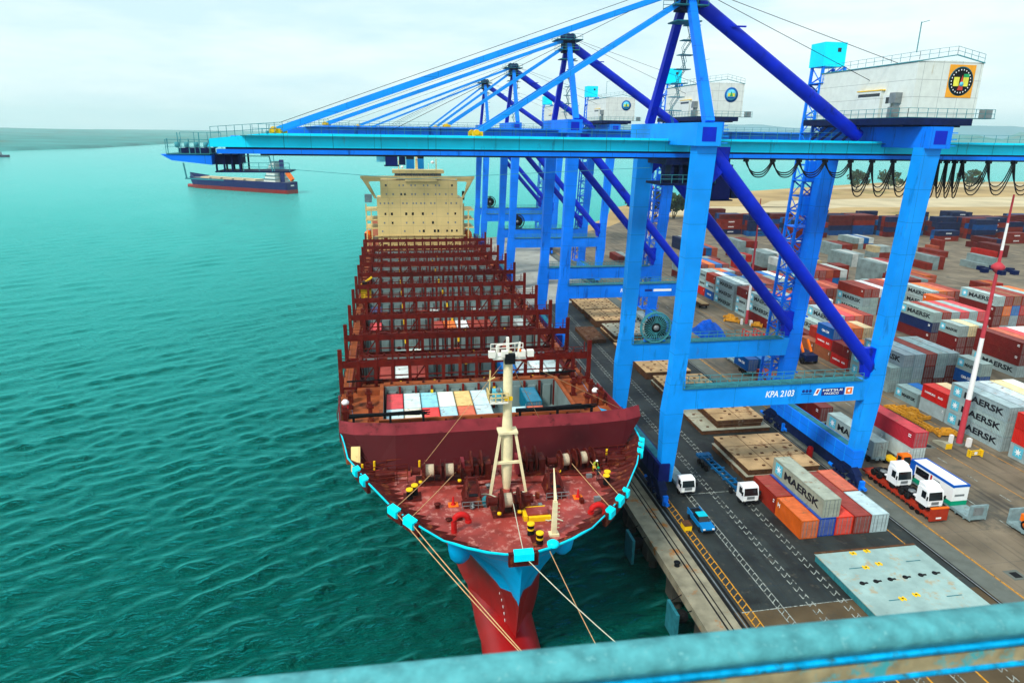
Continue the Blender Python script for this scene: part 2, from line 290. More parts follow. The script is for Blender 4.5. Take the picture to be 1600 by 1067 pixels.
def copy_thing(root, loc, label, group=None, rz=None, color=None):
    def cp(o, par):
        c = o.copy(); sc.collection.objects.link(c); c.parent = par
        if color and c.type == 'MESH': c.color = (*color, 1)
        for ch in o.children: cp(ch, c)
        return c
    c = cp(root, None); c.location = loc; c['label'] = label; ORG[c.name] = Vector(loc)
    if rz is not None: c.rotation_euler = (0, 0, rz)
    if group: c['group'] = group
    return c
# ================================================================ SETTING
import numpy as np
def water():
    rg = np.random.RandomState(5)
    xs = np.concatenate([[-12000, -3000, -900], np.arange(-330, 34, .55), [60, 400, 3000, 12000]])
    ys = [26.]
    while ys[-1] < 620: ys.append(ys[-1]+max(.4, .0052*(ys[-1]-10)))
    ys = np.concatenate([[-200], ys, [1000, 2500, 6000, 14000]]); X_, Y_ = np.meshgrid(xs, ys); H_ = np.zeros_like(X_); dy = np.maximum(.55, .0052*(Y_-10))
    th0 = math.radians(125)        # travel direction of the wind waves
    for i in range(90):
        L_ = 1.3*(4.4/1.3)**rg.rand() if i < 70 else rg.uniform(6, 12); th = th0+rg.normal(0, .42); k = 2*math.pi/L_; A_ = .0088*L_**1.0*(.8 if i < 70 else .3)
        H_ += A_*np.clip(L_/(2.6*dy)-1, 0, 1)*np.sin(k*(X_*math.cos(th)+Y_*math.sin(th))+rg.rand()*6.28)
    H_ = H_+1.3*H_*H_                       # sharper crests
    f_ = np.clip((X_+330)/60, 0, 1)*np.clip((34-X_)/4, 0, 1)*np.clip((Y_-26)/6, 0, 1)*np.clip((620-Y_)/250, 0, 1); Z_ = -5+H_*f_
    ny, nx = X_.shape; co_ = np.stack([X_, Y_, Z_], -1).reshape(-1).astype(np.float32); idx = np.arange(nx*ny).reshape(ny, nx)
    q = np.stack([idx[:-1, :-1], idx[:-1, 1:], idx[1:, 1:], idx[1:, :-1]], -1).reshape(-1, 4); me = bpy.data.meshes.new('water'); me.vertices.add(nx*ny); me.vertices.foreach_set('co', co_)
    me.loops.add(q.size); me.loops.foreach_set('vertex_index', q.reshape(-1).astype(np.int32)); me.polygons.add(len(q)); me.polygons.foreach_set('loop_start', np.arange(0, q.size, 4, dtype=np.int32)); me.polygons.foreach_set('loop_total', np.full(len(q), 4, dtype=np.int32))
    me.polygons.foreach_set('use_smooth', np.ones(len(q), dtype=bool)); me.update(calc_edges=True); me.validate(); me.materials.append(MATS['water']); o = bpy.data.objects.new('water', me); sc.collection.objects.link(o); o['kind'] = 'structure'; print('WATER', len(q))
water()
land = [(37, -60), (37, 335), (78, 342), (104, 372), (132, 420), (150, 470), (205, 530), (314, 607), (468, 691), (597, 757), (783, 765), (1150, 800), (1500, 700), (1500, -60)]
mb = MB().use('sand'); mb.prism(land, -9, -.1); struct('land', mb)
mb = MB().use('yard'); mb.prism([(67.5, -60), (560, -60), (560, 380), (470, 400), (240, 405), (150, 420), (118, 372), (88, 340), (67.5, 335)], -.5, 0); struct('yard_pavement', mb)
mb = MB().use('apron'); mb.box(31.1, -60, -1.4, 67.5, 335, 0); struct('quay_apron', mb)
mb = MB().use('concrete'); mb.box(30.6, -60, -1.1, 34.4, 335, .03); mb.use('concrete_dark')
for k in range(36):
    y = 40+k*8.2; mb.box(30.75, y, -3.6, 33.2, y+2.0, -1.1); mb.tube([(32, y+1, -9), (32, y+1, -3.6)], .55, 10)
mb.box(36.2, -60, -8, 37.2, 335, -1.4)
struct('quay_edge', mb)
mb = MB().use('apron_tan'); mb.add([(34.6, 30, .004), (67.4, 30, .004), (67.4, 57.6, .004), (34.6, 57.6, .004)], [(0, 1, 2, 3)]); struct('worn_pavement', mb)
mb = MB().use('pale_slab'); mb.add([(34.8, 196, .006), (64.6, 200, .006), (64.6, 334, .006), (34.8, 334, .006)], [(0, 1, 2, 3)]); struct('pale_pavement', mb)
mb = MB().use('rail_dark')
for x0, x1 in ((32.75, 32.95), (33.35, 33.5), (34.4, 34.75), (35.2, 35.45), (64.8, 65.25)): mb.box(x0, 30, .03, x1, 330, .045)
mb.use('steel')
for x in (34.95, 65.0): mb.box(x-.06, 30, .03, x+.06, 330, .09)
struct('crane_rails', mb)
mb = MB().use('concrete_pale'); mb.add([(65.4, 30, .008), (68.2, 30, .008), (68.2, 330, .008), (65.4, 330, .008)], [(0, 1, 2, 3)]); struct('concrete_strip', mb)
mb = MB().use('sand_pale'); mb.add([(260, 470, -.09), (520, 470, -.09), (640, 560, -.09), (430, 545, -.09), (300, 520, -.09)], [(0, 1, 2, 3, 4)])
mb.add([(420, 640, -.09), (700, 690, -.09), (900, 700, -.09), (700, 725, -.09), (500, 690, -.09)], [(0, 1, 2, 3, 4)])
mb.add([(150, 425, -.09), (250, 430, -.09), (330, 470, -.09), (230, 480, -.09), (160, 460, -.09)], [(0, 1, 2, 3, 4)]); struct('sand_tracks', mb)
# painted markings
def ladder(mb, x, wd, y0, y1, step, slant=.5, dash=None, t=.13, z=.012):
    y = y0
    while y < y1:
        L = min(step, y1-y); a = L if dash is None else L*dash
        for xx in (x, x+wd-t): mb.add([(xx, y, z), (xx+t, y, z), (xx+t, y+a, z), (xx, y+a, z)], [(0, 1, 2, 3)])
        mb.add([(x+t, y, z+.0005), (x+wd-t, y+slant, z+.0005), (x+wd-t, y+slant+t, z+.0005), (x+t, y+t, z+.0005)], [(0, 1, 2, 3)])
        y += step
mb = MB().use('mark_white')
ladder(mb, 39.75, .85, 30, 330, .95); ladder(mb, 43.5, .85, 30, 330, 1.3, dash=.62); ladder(mb, 47.3, .85, 30, 330, 1.3, dash=.62)
ladder(mb, 56.5, .8, 30, 52, 1.3, dash=.6); ladder(mb, 51.2, .85, 30, 53.5, 1.2)
mb.add([(35.6, 57.4, .013), (50.5, 57.7, .013), (50.5, 57.83, .013), (35.6, 57.53, .013)], [(0, 1, 2, 3)])
mb.add([(40.6, 82.45, .013), (50, 82.45, .013), (50, 82.58, .013), (40.6, 82.58, .013)], [(0, 1, 2, 3)])
for k in range(40):
    mb.add([(79.5, 50+k*6, .012), (79.7, 50+k*6, .012), (79.7, 52+k*6, .012), (79.5, 52+k*6, .012)], [(0, 1, 2, 3)])
    mb.add([(85.4, 50+k*6, .012), (85.6, 50+k*6, .012), (85.6, 52+k*6, .012), (85.4, 52+k*6, .012)], [(0, 1, 2, 3)])
struct('white_markings', mb)
mb = MB().use('mark_yellow'); ladder(mb, 35.85, 1.05, 30, 330, 1.0, slant=.6, t=.15)
for a in ((62.6, 66.5, 71, .16), (68.4, 30, 330, .22), (95.2, 60, 230, .16), (88.0, 60, 230, .14), (42.1, 44, 48.5, .22), (45.5, 44, 49, .22), (48.7, 44, 49, .22), (54, 44, 49.5, .22)):
    mb.add([(a[0], a[1], .013), (a[0]+a[3], a[1], .013), (a[0]+a[3], a[2], .013), (a[0], a[2], .013)], [(0, 1, 2, 3)])
struct('yellow_markings', mb)
# far land
from mathutils import noise as mnoise
def ridge(name, pts, direction, rows, m, seed, sub=14, rough=.35, fs=.0016, kind='structure'):
    mb = MB().use(m); P = []
    for i in range(len(pts)-1):
        for k in range(sub): P.append(Vector((*pts[i], 0)).lerp(Vector((*pts[i+1], 0)), k/sub))
    P.append(Vector((*pts[-1], 0))); D = Vector((*direction, 0)).normalized(); vs = []
    for d, h in rows:
        for i, p in enumerate(P):
            q = p+D*d; n_ = mnoise.fractal(Vector((q.x*fs, q.y*fs, seed)), 1, 2, 5)
            vs.append((q.x, q.y, -5.5+max(0, h*(1+rough*n_*1.6)) if h > 0 else -6))
    n = len(P); fs_ = [(r*n+i, r*n+i+1, (r+1)*n+i+1, (r+1)*n+i) for r in range(len(rows)-1) for i in range(n-1)]
    mb.add(vs, fs_, True); o = mk(name, mb); o['kind'] = kind; return o
ridge('coast', [(-2600, 1350), (-1500, 1500), (-875, 1700), (-785, 2070), (-805, 2907), (-690, 4200), (-350, 6500), (0, 9500)], (-1, .35), [(0, -1), (12, 7), (60, 9), (300, 13), (900, 17), (1800, 30), (3200, 26)], 'far_green_hazed', 3, rough=.5)
ridge('hills', [(1500, 8600), (3000, 7200), (4400, 6000), (6500, 5400), (9500, 5000)], (.6, .8), [(0, -1), (30, 30), (500, 90), (1400, 190), (2400, 150), (3400, 120)], 'far_hill_hazed', 9, rough=.16, fs=.0006)
ridge('far_shore', [(1500, 2300), (2100, 2330), (2700, 2350), (3600, 2300), (5000, 2100)], (.5, .85), [(0, -1), (15, 12), (150, 22), (600, 42), (1200, 62), (2200, 70)], 'far_green_hazed', 5, rough=.55, fs=.003)
# air
mb = MB(); mb.box(-12600, -400, -10, 12600, 14500, 330)
m = bpy.data.materials.new('haze'); m.use_nodes = True; t = m.node_tree; t.nodes.clear(); o_ = t.nodes.new('ShaderNodeOutputMaterial'); pv = t.nodes.new('ShaderNodeVolumePrincipled')
pv.inputs['Color'].default_value = (.88, .99, 1, 1); pv.inputs['Density'].default_value = .00010; pv.inputs['Anisotropy'].default_value = .5; t.links.new(pv.outputs[0], o_.inputs['Volume']); MATS['haze'] = m
mb.mats = ['haze']; hz = mk('haze', mb); hz['kind'] = 'stuff'
# trees
def tree(x, y, h, r, label, n=900, dark='foliage', seed=1, trunks=3, flat=.75):
    rnd = random.Random(seed); t = thing('tree', label, 'tree', (x, y, 0), 'trees on the far shore')
    mb = MB().use('bark')
    for k in range(trunks):
        a = rnd.uniform(0, 6.28); q = (x+math.cos(a)*r*.45, y+math.sin(a)*r*.45, h*.62); mb.tube([(x+math.cos(a)*.4, y+math.sin(a)*.4, -.4), ((x+q[0])/2, (y+q[1])/2, h*.28), q], h*.022, 6, h*.008)
    mk('trunk', mb, t)
    mb = MB(); blobs = []
    for k in range(11):
        a = rnd.uniform(0, 6.28); rr = r*rnd.uniform(.1, .8); blobs.append((x+math.cos(a)*rr, y+math.sin(a)*rr, h*(rnd.uniform(.38, .86)), r*rnd.uniform(.22, .48)))
    for k in range(n):
        bx, by, bz, br = blobs[k % 11]; v = Vector((rnd.gauss(0, 1), rnd.gauss(0, 1), rnd.gauss(0, 1))).normalized()*br*rnd.uniform(.45, 1.1)
        p = Vector((bx+v.x, by+v.y, bz+v.z*flat)); s = rnd.uniform(.4, .95)*h/11
        a = Vector((rnd.gauss(0, 1), rnd.gauss(0, 1), rnd.gauss(0, 1))).normalized(); b = a.orthogonal().normalized(); c = a.cross(b)
        mb.use(dark if rnd.random() < .75 else 'foliage_light'); mb.add([p-b*s, p+c*s*.7, p+b*s, p-c*s*.7], [(0, 1, 2, 3)])
    mk('crown', mb, t); return t
tree(449, 625, 19, 11, 'dark bushy shore tree, rounded crown just right of the grey machinery house leg', seed=2)
tree(498, 640, 19, 13, 'dark wide shore tree second from the nearest landside crane leg', seed=3)
tree(548, 650, 15, 9, 'dark small shore tree third from the nearest landside crane leg', seed=4)
tree(590, 640, 20, 12, 'dark shore tree at the right edge of the frame', seed=5)
tree(146, 402, 15, 9, 'dense dark tree rising left of the banded mast by the inlet', seed=6, n=1300)
tree(158, 404, 17, 10, 'dense dark tree directly behind the banded mast by the inlet', seed=7, n=1300)
tree(170, 406, 17, 10, 'dense dark tree right of the banded mast by the inlet', seed=8, n=1300)
tree(182, 404, 16, 9, 'dense dark tree, rightmost of the clump by the inlet', seed=9, n=1300)
# ================================================================ CONTAINERS
CW, CH = 2.44, 2.59
def cont_body(L, H=CH):
    mb = MB(); W = CW; e = .12
    mb.use('cont_side')
    for x in (0, W-e):
        mb.box(x, 0, 0, x+e, e*1.3, H); mb.box(x, L-e*1.3, 0, x+e, L, H)
        mb.box(x, e*1.3, 0, x+e, L-e*1.3, .16); mb.box(x, e*1.3, H-.1, x+e, L-e*1.3, H)
    mb.box(e, L-.1, 0, W-e, L, H-.004); mb.box(e, .0, 0, W-e, .1, .14); mb.box(e, 0, H-.12, W-e, .1, H)
    n = int((L-.3)/.30); st = (L-.32)/n
    for side in (0, 1):
        vs = []; X0 = .025 if side == 0 else W-.025; X1 = .075 if side == 0 else W-.075
        prof = []
        for k in range(n):
            y = .16+k*st; prof += [(X0, y), (X0, y+st*.3), (X1, y+st*.5), (X1, y+st*.8)]
        prof.append((X0, L-.16))
        vs = [(p[0], p[1], .16) for p in prof]+[(p[0], p[1], H-.1) for p in prof]; m = len(prof)
        mb.add(vs, [(i, i+1, m+i+1, m+i) for i in range(m-1)])
    mb.use('cont_roof_skylit'); n = int((L-.3)/.60); st = (L-.32)/n; prof = [(.16, H-.035)]
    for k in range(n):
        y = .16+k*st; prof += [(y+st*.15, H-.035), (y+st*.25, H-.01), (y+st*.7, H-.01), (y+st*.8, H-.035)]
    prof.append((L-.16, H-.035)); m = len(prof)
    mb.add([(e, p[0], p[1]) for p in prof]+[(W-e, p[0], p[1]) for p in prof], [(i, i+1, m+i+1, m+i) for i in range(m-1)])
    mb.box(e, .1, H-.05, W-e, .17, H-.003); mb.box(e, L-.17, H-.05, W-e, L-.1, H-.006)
    return mb
def cont_door(H=CH):
    mb = MB().use('cont_door'); W = CW
    mb.box(.12, .03, .14, W/2-.01, .09, H-.12); mb.box(W/2+.01, .03, .14, W-.12, .09, H-.12)
    for k in range(4): mb.box(.15, .012, .35+k*.55, W-.15, .03, .41+k*.55)
    mb.use('steel')
    for x in (.38, .85, 1.55, 2.03): mb.box(x, -.02, .1, x+.05, .01, H-.08)
    return mb
def text_on_side(mb, L, txt, u0, u1, z0, z1, mname):
    put_text(mb, txt, (-.004, L*(1-u0), z0), (0, -1, 0), (0, 0, 1), L*(u1-u0), z1-z0, mname, 0, .035)
def star(mb, L, c, s, H=CH):
    y = L*(1-c); z = H*.53; mb.use('star_blue'); mb.add([(-.003, y+s/2, z-s/2), (-.003, y-s/2, z-s/2), (-.003, y-s/2, z+s/2), (-.003, y+s/2, z+s/2)], [(0, 1, 2, 3)])
    mb.use('letter_white'); pts = []
    for k in range(14):
        r = s*.40 if k % 2 == 0 else s*.15; a = math.pi/2+k*math.pi/7; pts.append((-.006, y-math.cos(a)*r, z+math.sin(a)*r))
    pts.append((-.006, y, z)); mb.add(pts, [(k, (k+1) % 14, 14) for k in range(14)])
LOGO = {}
def logo_mesh(kind, L):
    mb = MB()
    if kind == 'G':
        if L > 8: star(mb, L, .13, 1.75); text_on_side(mb, L, 'MAERSK', .25, .93, .78, 1.92, 'letter_black')
        else: star(mb, L, .17, 1.45); text_on_side(mb, L, 'MAERSK', .34, .93, .95, 1.6, 'letter_black')
    elif kind == 'K': text_on_side(mb, L, 'HAMBURG', .12, .55, 1.15, 1.55, 'letter_white'); text_on_side(mb, L, 'SUD', .66, .86, 1.15, 1.55, 'letter_white')
    elif kind == 'B': text_on_side(mb, L, 'CMA CGM', .3, .75, 1.05, 1.6, 'letter_white')
    elif kind == 'H': text_on_side(mb, L, 'H', .07, .16, 1.55, 2.15, 'letter_white')
    else:
        mb.use('letter_white'); z = 2.0
        for r in range(2): mb.add([(-.004, L*.10, z-r*.3), (-.004, L*.05, z-r*.3), (-.004, L*.05, z-.15-r*.3), (-.004, L*.10, z-.15-r*.3)], [(0, 1, 2, 3)])
    return mb
PAL = {'G': ('grey', (.27, .37, .38)), 'g': ('pale grey', (.40, .50, .50)), 'R': ('bright red', (.52, .018, .012)), 'K': ('red lettered', (.50, .012, .010)), 'M': ('dark maroon', (.13, .010, .009)),
       'r': ('brick red', (.25, .020, .010)), 'O': ('orange', (.62, .13, .015)), 'S': ('salmon', (.50, .10, .05)), 'B': ('blue lettered', (.0, .07, .28)), 'b': ('blue', (.0, .13, .42)),
       'N': ('navy', (.006, .018, .085)), 'C': ('cream', (.62, .50, .28)), 'W': ('white', (.66, .72, .70)), 'T': ('teal', (.0, .22, .20)), 'w': ('brown', (.24, .075, .03)), 'P': ('pinkish red', (.60, .05, .06)), 'H': ('orange lettered', (.58, .10, .012)), 'Y': ('yellow', (.60, .42, .12))}
PROTO = {}
def container(code, L, x, y, z, label, group, rz=0, parts=True, tint=None):
    big = L > 8; kind = code if code in 'GKBH' else 'x'
    name, col = PAL[code]; v = random.uniform(.85, 1.12); col = tint or tuple(min(1, c*v*random.uniform(.95, 1.05)) for c in col)
    key = (kind, big, parts)
    if key not in PROTO:
        t = thing('shipping_container', label, 'container', (0, 0, 0)); LL = 12.19 if big else 6.06
        def sh(nm, fn, k):
            if k in LOGO: o = bpy.data.objects.new(nm, LOGO[k]); sc.collection.objects.link(o); o.parent = t
            else: o = mk(nm, fn(), t); LOGO[k] = o.data
            return o
        sh('body', lambda: cont_body(LL), ('b', big)).color = (*col, 1)
        if parts: sh('door', cont_door, 'd').color = (*col, 1)
        if parts: sh('lettering', lambda: logo_mesh(kind, LL), (kind, big))
        PROTO[key] = t; t.location = (x, y, z); t.rotation_euler = (0, 0, rz); t['group'] = group; ORG[t.name] = Vector((x, y, z)); return t
    return copy_thing(PROTO[key], (x, y, z), label, group, rz, col)
TW = {1: ['on the ground'], 2: ['bottom', 'top'], 3: ['bottom', 'middle', 'top'], 4: ['bottom', 'second', 'third', 'top'], 5: ['bottom', 'second', 'third', 'fourth', 'top']}
CWD = ['first', 'second', 'third', 'fourth', 'fifth', 'sixth', 'seventh', 'eighth']
ALLC = [0]
BOXES = []
def block(x, y, L, cols, desc, rz=0, parts=True, gap=.1, group='containers stacked in the yard'):
    """cols: one string per column, bottom to top. rz=0: columns step to +X. rz=1: long faces look at -Y, columns step to +Y"""
    W = CW+gap; H = CH+.01
    for i, c in enumerate(cols):
        for k, code in enumerate(c):
            nm = PAL[code][0]; n = len(c); tier = TW[n][k]
            colw = (CWD[i]+' column') if len(cols) > 1 else 'single column'
            lab = f"{nm} container, {tier} tier, {colw}, {desc}" if n > 1 else f"{nm} container on the ground, {colw}, {desc}"
            if rz == 0: bx = (x+i*W+random.uniform(-.03, .03), y+random.uniform(-.04, .04), k*H); ext = (bx[0], bx[1], bx[0]+CW, bx[1]+L)
            else: bx = (x+random.uniform(-.1, .1), y+i*W+CW, k*H); ext = (bx[0], bx[1]-CW, bx[0]+L, bx[1])
            BOXES.append((code, L, bx, lab, group, rz, ext, k))
def build_yard(limit=292):
    def ov(a0, a1, b0, b1): return min(a1, b1)-max(a0, b0)
    vis = []
    for B in BOXES:
        e = B[6]; k = B[7]; cover = left = front = 0
        for O in BOXES:
            if O is B: continue
            f = O[6]
            if O[7] == k+1 and ov(e[0], e[2], f[0], f[2]) > 1.5 and ov(e[1], e[3], f[1], f[3]) > 1: cover += ov(e[1], e[3], f[1], f[3])*ov(e[0], e[2], f[0], f[2])
            if O[7] == k and 0 <= e[0]-f[2] < .6 and ov(e[1], e[3], f[1], f[3]) > 0: left += ov(e[1], e[3], f[1], f[3])
            if O[7] == k and -.2 <= e[1]-f[3] < 1.6 and ov(e[0], e[2], f[0], f[2]) > 0: front += ov(e[0], e[2], f[0], f[2])
        if cover > .8*(e[2]-e[0])*(e[3]-e[1]) and left > .85*(e[3]-e[1]) and front > .8*(e[2]-e[0]): continue
        vis.append(B)
    vis.sort(key=lambda B: (B[5], math.hypot(B[2][0], B[2][1])))
    print('YARD', len(BOXES), 'visible', len(vis))
    for B in vis[:limit]: container(B[0], B[1], *B[2], B[3], B[4], 0 if B[5] == 0 else -math.pi/2, True)
    mb = MB()
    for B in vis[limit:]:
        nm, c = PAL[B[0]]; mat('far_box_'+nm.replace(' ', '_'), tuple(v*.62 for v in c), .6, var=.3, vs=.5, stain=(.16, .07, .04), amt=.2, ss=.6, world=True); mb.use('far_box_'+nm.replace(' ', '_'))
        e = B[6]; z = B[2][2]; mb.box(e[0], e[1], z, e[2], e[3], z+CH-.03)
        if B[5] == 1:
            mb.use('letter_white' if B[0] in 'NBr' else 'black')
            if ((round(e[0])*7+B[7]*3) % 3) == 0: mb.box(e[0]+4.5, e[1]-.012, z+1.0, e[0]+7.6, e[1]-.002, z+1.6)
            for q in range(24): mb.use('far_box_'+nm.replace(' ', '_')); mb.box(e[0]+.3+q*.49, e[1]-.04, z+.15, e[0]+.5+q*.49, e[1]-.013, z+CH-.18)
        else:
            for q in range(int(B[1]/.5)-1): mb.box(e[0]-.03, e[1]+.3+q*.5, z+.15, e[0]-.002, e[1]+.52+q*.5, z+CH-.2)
    if mb.f:
        o = mk('stacked_containers', mb); o['kind'] = 'stuff'; o['label'] = 'mass of stacked containers along the far back of the yard'; o['category'] = 'containers'
W40, W20 = 12.19, 6.06
# --- stack on the apron in front of the nearest crane
ap = 'containers grouped on the quay apron'
for code, L, x, y, z, lab in [('H', W20, 49.8, 69.6, 0, 'orange short container with white letter, nearest in the apron group'), ('r', W20, 49.8, 75.85, 0, 'brick red short container directly behind the orange one on the apron'),
    ('b', W40, 52.32, 69.8, 0, 'blue container under the rusty grey lettered one on the apron'), ('R', W20, 54.84, 69.8, 0, 'bright red short container between blue and dark red ones on the apron'),
    ('r', W40, 57.36, 69.7, 0, 'long dark red container beside the bright red short one on the apron'), ('G', W20, 59.88, 69.7, 0, 'pale grey short container at the right end of the apron group'),
    ('S', W20, 59.88, 76.1, 0, 'salmon roofed container behind the pale grey one on the apron'), ('G', W40, 52.74, 69.97, 2.6, 'rusty grey container with big black lettering lying on top of the apron group')]:
    container(code, L, x, y, z, lab, ap, tint=((.0, .045, .30) if code == 'b' else (.27, .30, .24) if z > 0 else (.36, .48, .50) if x > 59 and code == 'G' else (.62, .03, .01) if code == 'R' else None))
# --- front row of the yard, X = 97.5
X = 97.5
block(X, 74.8, W40, ['GRR', 'GRR', 'WWW'], 'block cut by the right frame edge')
block(X, 88.5, W40, ['GGG', 'GGG', 'WWg', 'CCC', 'GGW'], 'tall lettered block behind the striped mast')
block(X, 101, W20, ['gK', 'CC'], 'short block left of the tall lettered block')
block(X, 107.8, W20, ['G', 'b'], 'lowest short block on the yard front')
block(X, 116, W40, ['GG', 'GGG', 'GGG', 'MMr', 'MGG', 'MMG'], 'block with grilled doors right of the leg')
block(X, 129.2, W20, ['KM', 'rM', 'rO'], 'short block below the brace end')
block(X, 135.6, W20, ['wKB', 'MrO', 'rrO', 'WWC'], 'block topped by blue lettered box')
block(X, 142.3, W20, ['w', 'rr', 'OO', 'gg'], 'low brown block left of blue topped one')
block(X+7.6, 146, W40, ['MMG', 'RRP', 'rSS', 'rrr'], 'pink roofed block behind the brace')
block(X+2.5, 149, W40, ['M', 'MG'], 'dark low block behind the far brace')
block(X, 162.4, W40, ['MGG', 'Gbb', 'rrS', 'WWG', 'rrr', 'GGr', 'MMW'], 'block right of the far mast foot')
block(X, 175.6, W20, ['GGM', 'OOr', 'WWG', 'bbr', 'rrr'], 'narrow block just behind the far mast')
block(X, 183.4, W40, ['GGG', 'GGW', 'rrG', 'bbb', 'WWS', 'rrr', 'rrG'], 'three high lettered block left of far mast')
block(X, 196.2, W20, ['BGr', 'GGW', 'rrb'], 'short block with blue base left of it')
block(X, 202.6, W20, ['RGG', 'GGG', 'MMO', 'bbG', 'WWr'], 'end block of the yard front row')
block(X+13.8, 108.9, W20, ['MBG'], 'single stack behind the striped mast')
# --- second row, X = 130
block(132, 120.4, W40, ['GMM', 'MMS', 'rrP', 'WWW', 'GGW'], 'maroon block at right behind the mast')
block(128.9, 134.2, W20, ['MMG', 'MMC', 'rrG'], 'short cream roofed block in second row')
block(132.4, 146.4, W40, ['MNG', 'RGr', 'CGG', 'RrP', 'GGG', 'GrP'], 'six wide block over navy side in second row')
block(154, 150.6, W40, ['MMMG', 'GwOr', 'GGbw', 'rrRr', 'GMWG', 'rrrO'], 'four high block at the right edge')
block(132.8, 173.8, W40, ['GGr', 'GGr', 'MMW', 'rrr', 'RRr'], 'red topped block in second row')
block(122, 186.5, W40, ['GG', 'bb', 'PP', 'rr', 'SS', 'rr'], 'broad roofed block behind red topped one')
block(150.2, 168.5, W40, ['GGG', 'rrO', 'SSS', 'rrr'], 'lettered block right of nearest landside leg')
block(146, 160.5, W20, ['GGH', 'GGr'], 'orange lettered box block in second row')
# --- third row
block(165.4, 210.5, W40, ['GGG', 'rrW', 'rrP', 'MMr'], 'lettered block in the third row')
block(157, 222, W20, ['Nr', 'rr'], 'low short pair in the third row')
block(177, 245, W40, ['GG', 'WW', 'gg'], 'two high lettered block in fourth row')
block(150, 232, W20, ['gg', 'GW', 'rC'], 'pale low block in fourth row')
block(209, 286, W40, ['wG', 'GW', 'rb', 'bW'], 'isolated block on open ground far back')
block(202, 262, W20, ['GC', 'rg', 'rg'], 'cream topped short block far back')
block(197, 199, W20, ['r', 'O', 'R'], 'low single row of short boxes')
block(184, 214, W40, ['r', 'O', 'S'], 'low salmon roofed row')
block(233, 262, W40, ['r', 'r'], 'low maroon pair on open ground')
block(229, 277, W20, ['b', 'b'], 'small blue pair on open ground')
block(243, 276, W20, ['S', 'rr'], 'small red pair on open ground')
block(228, 232, W40, ['G', 'GG'], 'pale lettered boxes on open ground right')
block(258.5, 260, W40, ['R', 'MM', 'MM'], 'red box before maroon stack far right')
block(285, 248, W40, ['MM', 'GG', 'rr'], 'maroon two high stack at right edge')
block(252, 218, W20, ['R', 'r'], 'red box at right edge of open ground')
block(135, 234, W40, ['MGG', 'rrG', 'GGW'], 'tall lettered block behind the far mast')
block(124, 232, W20, ['GRG', 'BGR'], 'chequered short block left of far mast')
block(113, 240, W20, ['RG', 'Gg', 'rr'], 'short block in the gap between cranes')
block(X+4, 215, W40, ['rGr', 'GrO', 'bbb', 'rrr'], 'striped roof block left in front row')
block(X+2, 229, W20, ['MG', 'GG', 'rr'], 'small block behind the blue crane leg')
block(88, 262, W40, ['r', 'g'], 'low pair seen between far crane legs')
block(110, 290, W40, ['gg', 'gg'], 'pale block far left beside the banded mast')
block(126, 288, W40, ['NN', 'Gg'], 'dark and pale block far left of yard')
block(150, 187, W40, ['GG', 'rr', 'SS', 'rW'], 'two high block behind orange roofs')
block(116, 203, W40, ['GG', 'rr', 'bb', 'WW', 'rr'], 'roof strip between first and second row')
block(165, 196, W40, ['Gr', 'rr', 'WG', 'SS'], 'salmon edged low block mid yard')
block(134, 201.5, W40, ['GGr', 'rrr', 'PPS', 'bbr', 'GGW'], 'broad three high block mid yard')
block(134, 217, W40, ['GGW', 'rrr', 'GGG', 'bbr'], 'grey fronted block before far mast rows')
block(176, 176, W20, ['Mr', 'rr', 'GG'], 'short block right of the four high one')
block(174, 150.8, W40, ['MMG', 'rrr', 'GGW'], 'block at the very right edge mid yard')
block(160, 259, W40, ['GGr', 'rrr', 'bbW', 'GGG'], 'mixed block on the ground before the back row')
block(141, 264, W40, ['MGG', 'GGr', 'rrr'], 'maroon based block before the back row')
block(121, 264, W40, ['GG', 'rr', 'bb', 'SS'], 'two high block before the back row')
block(188, 268, W40, ['GG', 'Nr', 'rr'], 'navy and grey block before the back row')
block(206, 236, W40, ['r', 'GG', 'rr'], 'stepped block beside the open ground')
block(272, 278, W40, ['M', 'MM', 'NN'], 'dark stepped block below the back row at right')
block(312, 276, W40, ['GG', 'MM', 'rr', 'MM'], 'dark block at far right before the back row')
# --- far rows seen side on, long faces towards the quay
def farblock(x, y, rows, cols, desc, seed):
    rnd = random.Random(seed); cs = [''.join(rnd.choice('rrMMMMNNNNNbrB') for _ in range(rows-(1 if rnd.random() < .25 else 0))) for _ in range(cols)]
    block(x, y, W40, cs, desc, rz=1, parts=False, group='containers stacked along the back of the yard')
for q, (x, y, r, c_, d) in enumerate([(168, 338, 4, 2, 'a'), (180, 330, 4, 4, 'b'), (193.5, 312, 4, 4, 'c'), (207, 322, 3, 3, 'd'), (226, 330, 4, 4, 'e'), (239.5, 330, 4, 4, 'f'), (253, 322, 4, 3, 'g'), (266, 326, 4, 3, 'h'), (280, 318, 4, 3, 'i'), (293, 308, 4, 5, 'j'),
        (306, 316, 4, 4, 'k'), (319, 318, 4, 2, 'l'), (332, 300, 4, 4, 'm'), (345.5, 298, 4, 4, 'n'), (359, 306, 4, 3, 'o'), (372, 300, 4, 3, 'p'), (300, 296, 2, 1, 'q'), (270, 306, 2, 1, 'r'), (385, 300, 4, 3, 's'), (345, 280, 3, 2, 't'), (360, 270, 3, 3, 'u')]):
    farblock(x, y, r, c_+1, 'far block '+d, 20+q)
    if q % 2 == 0: farblock(x+3, y+26, r, c_, 'farther block '+d, 60+q)
build_yard()
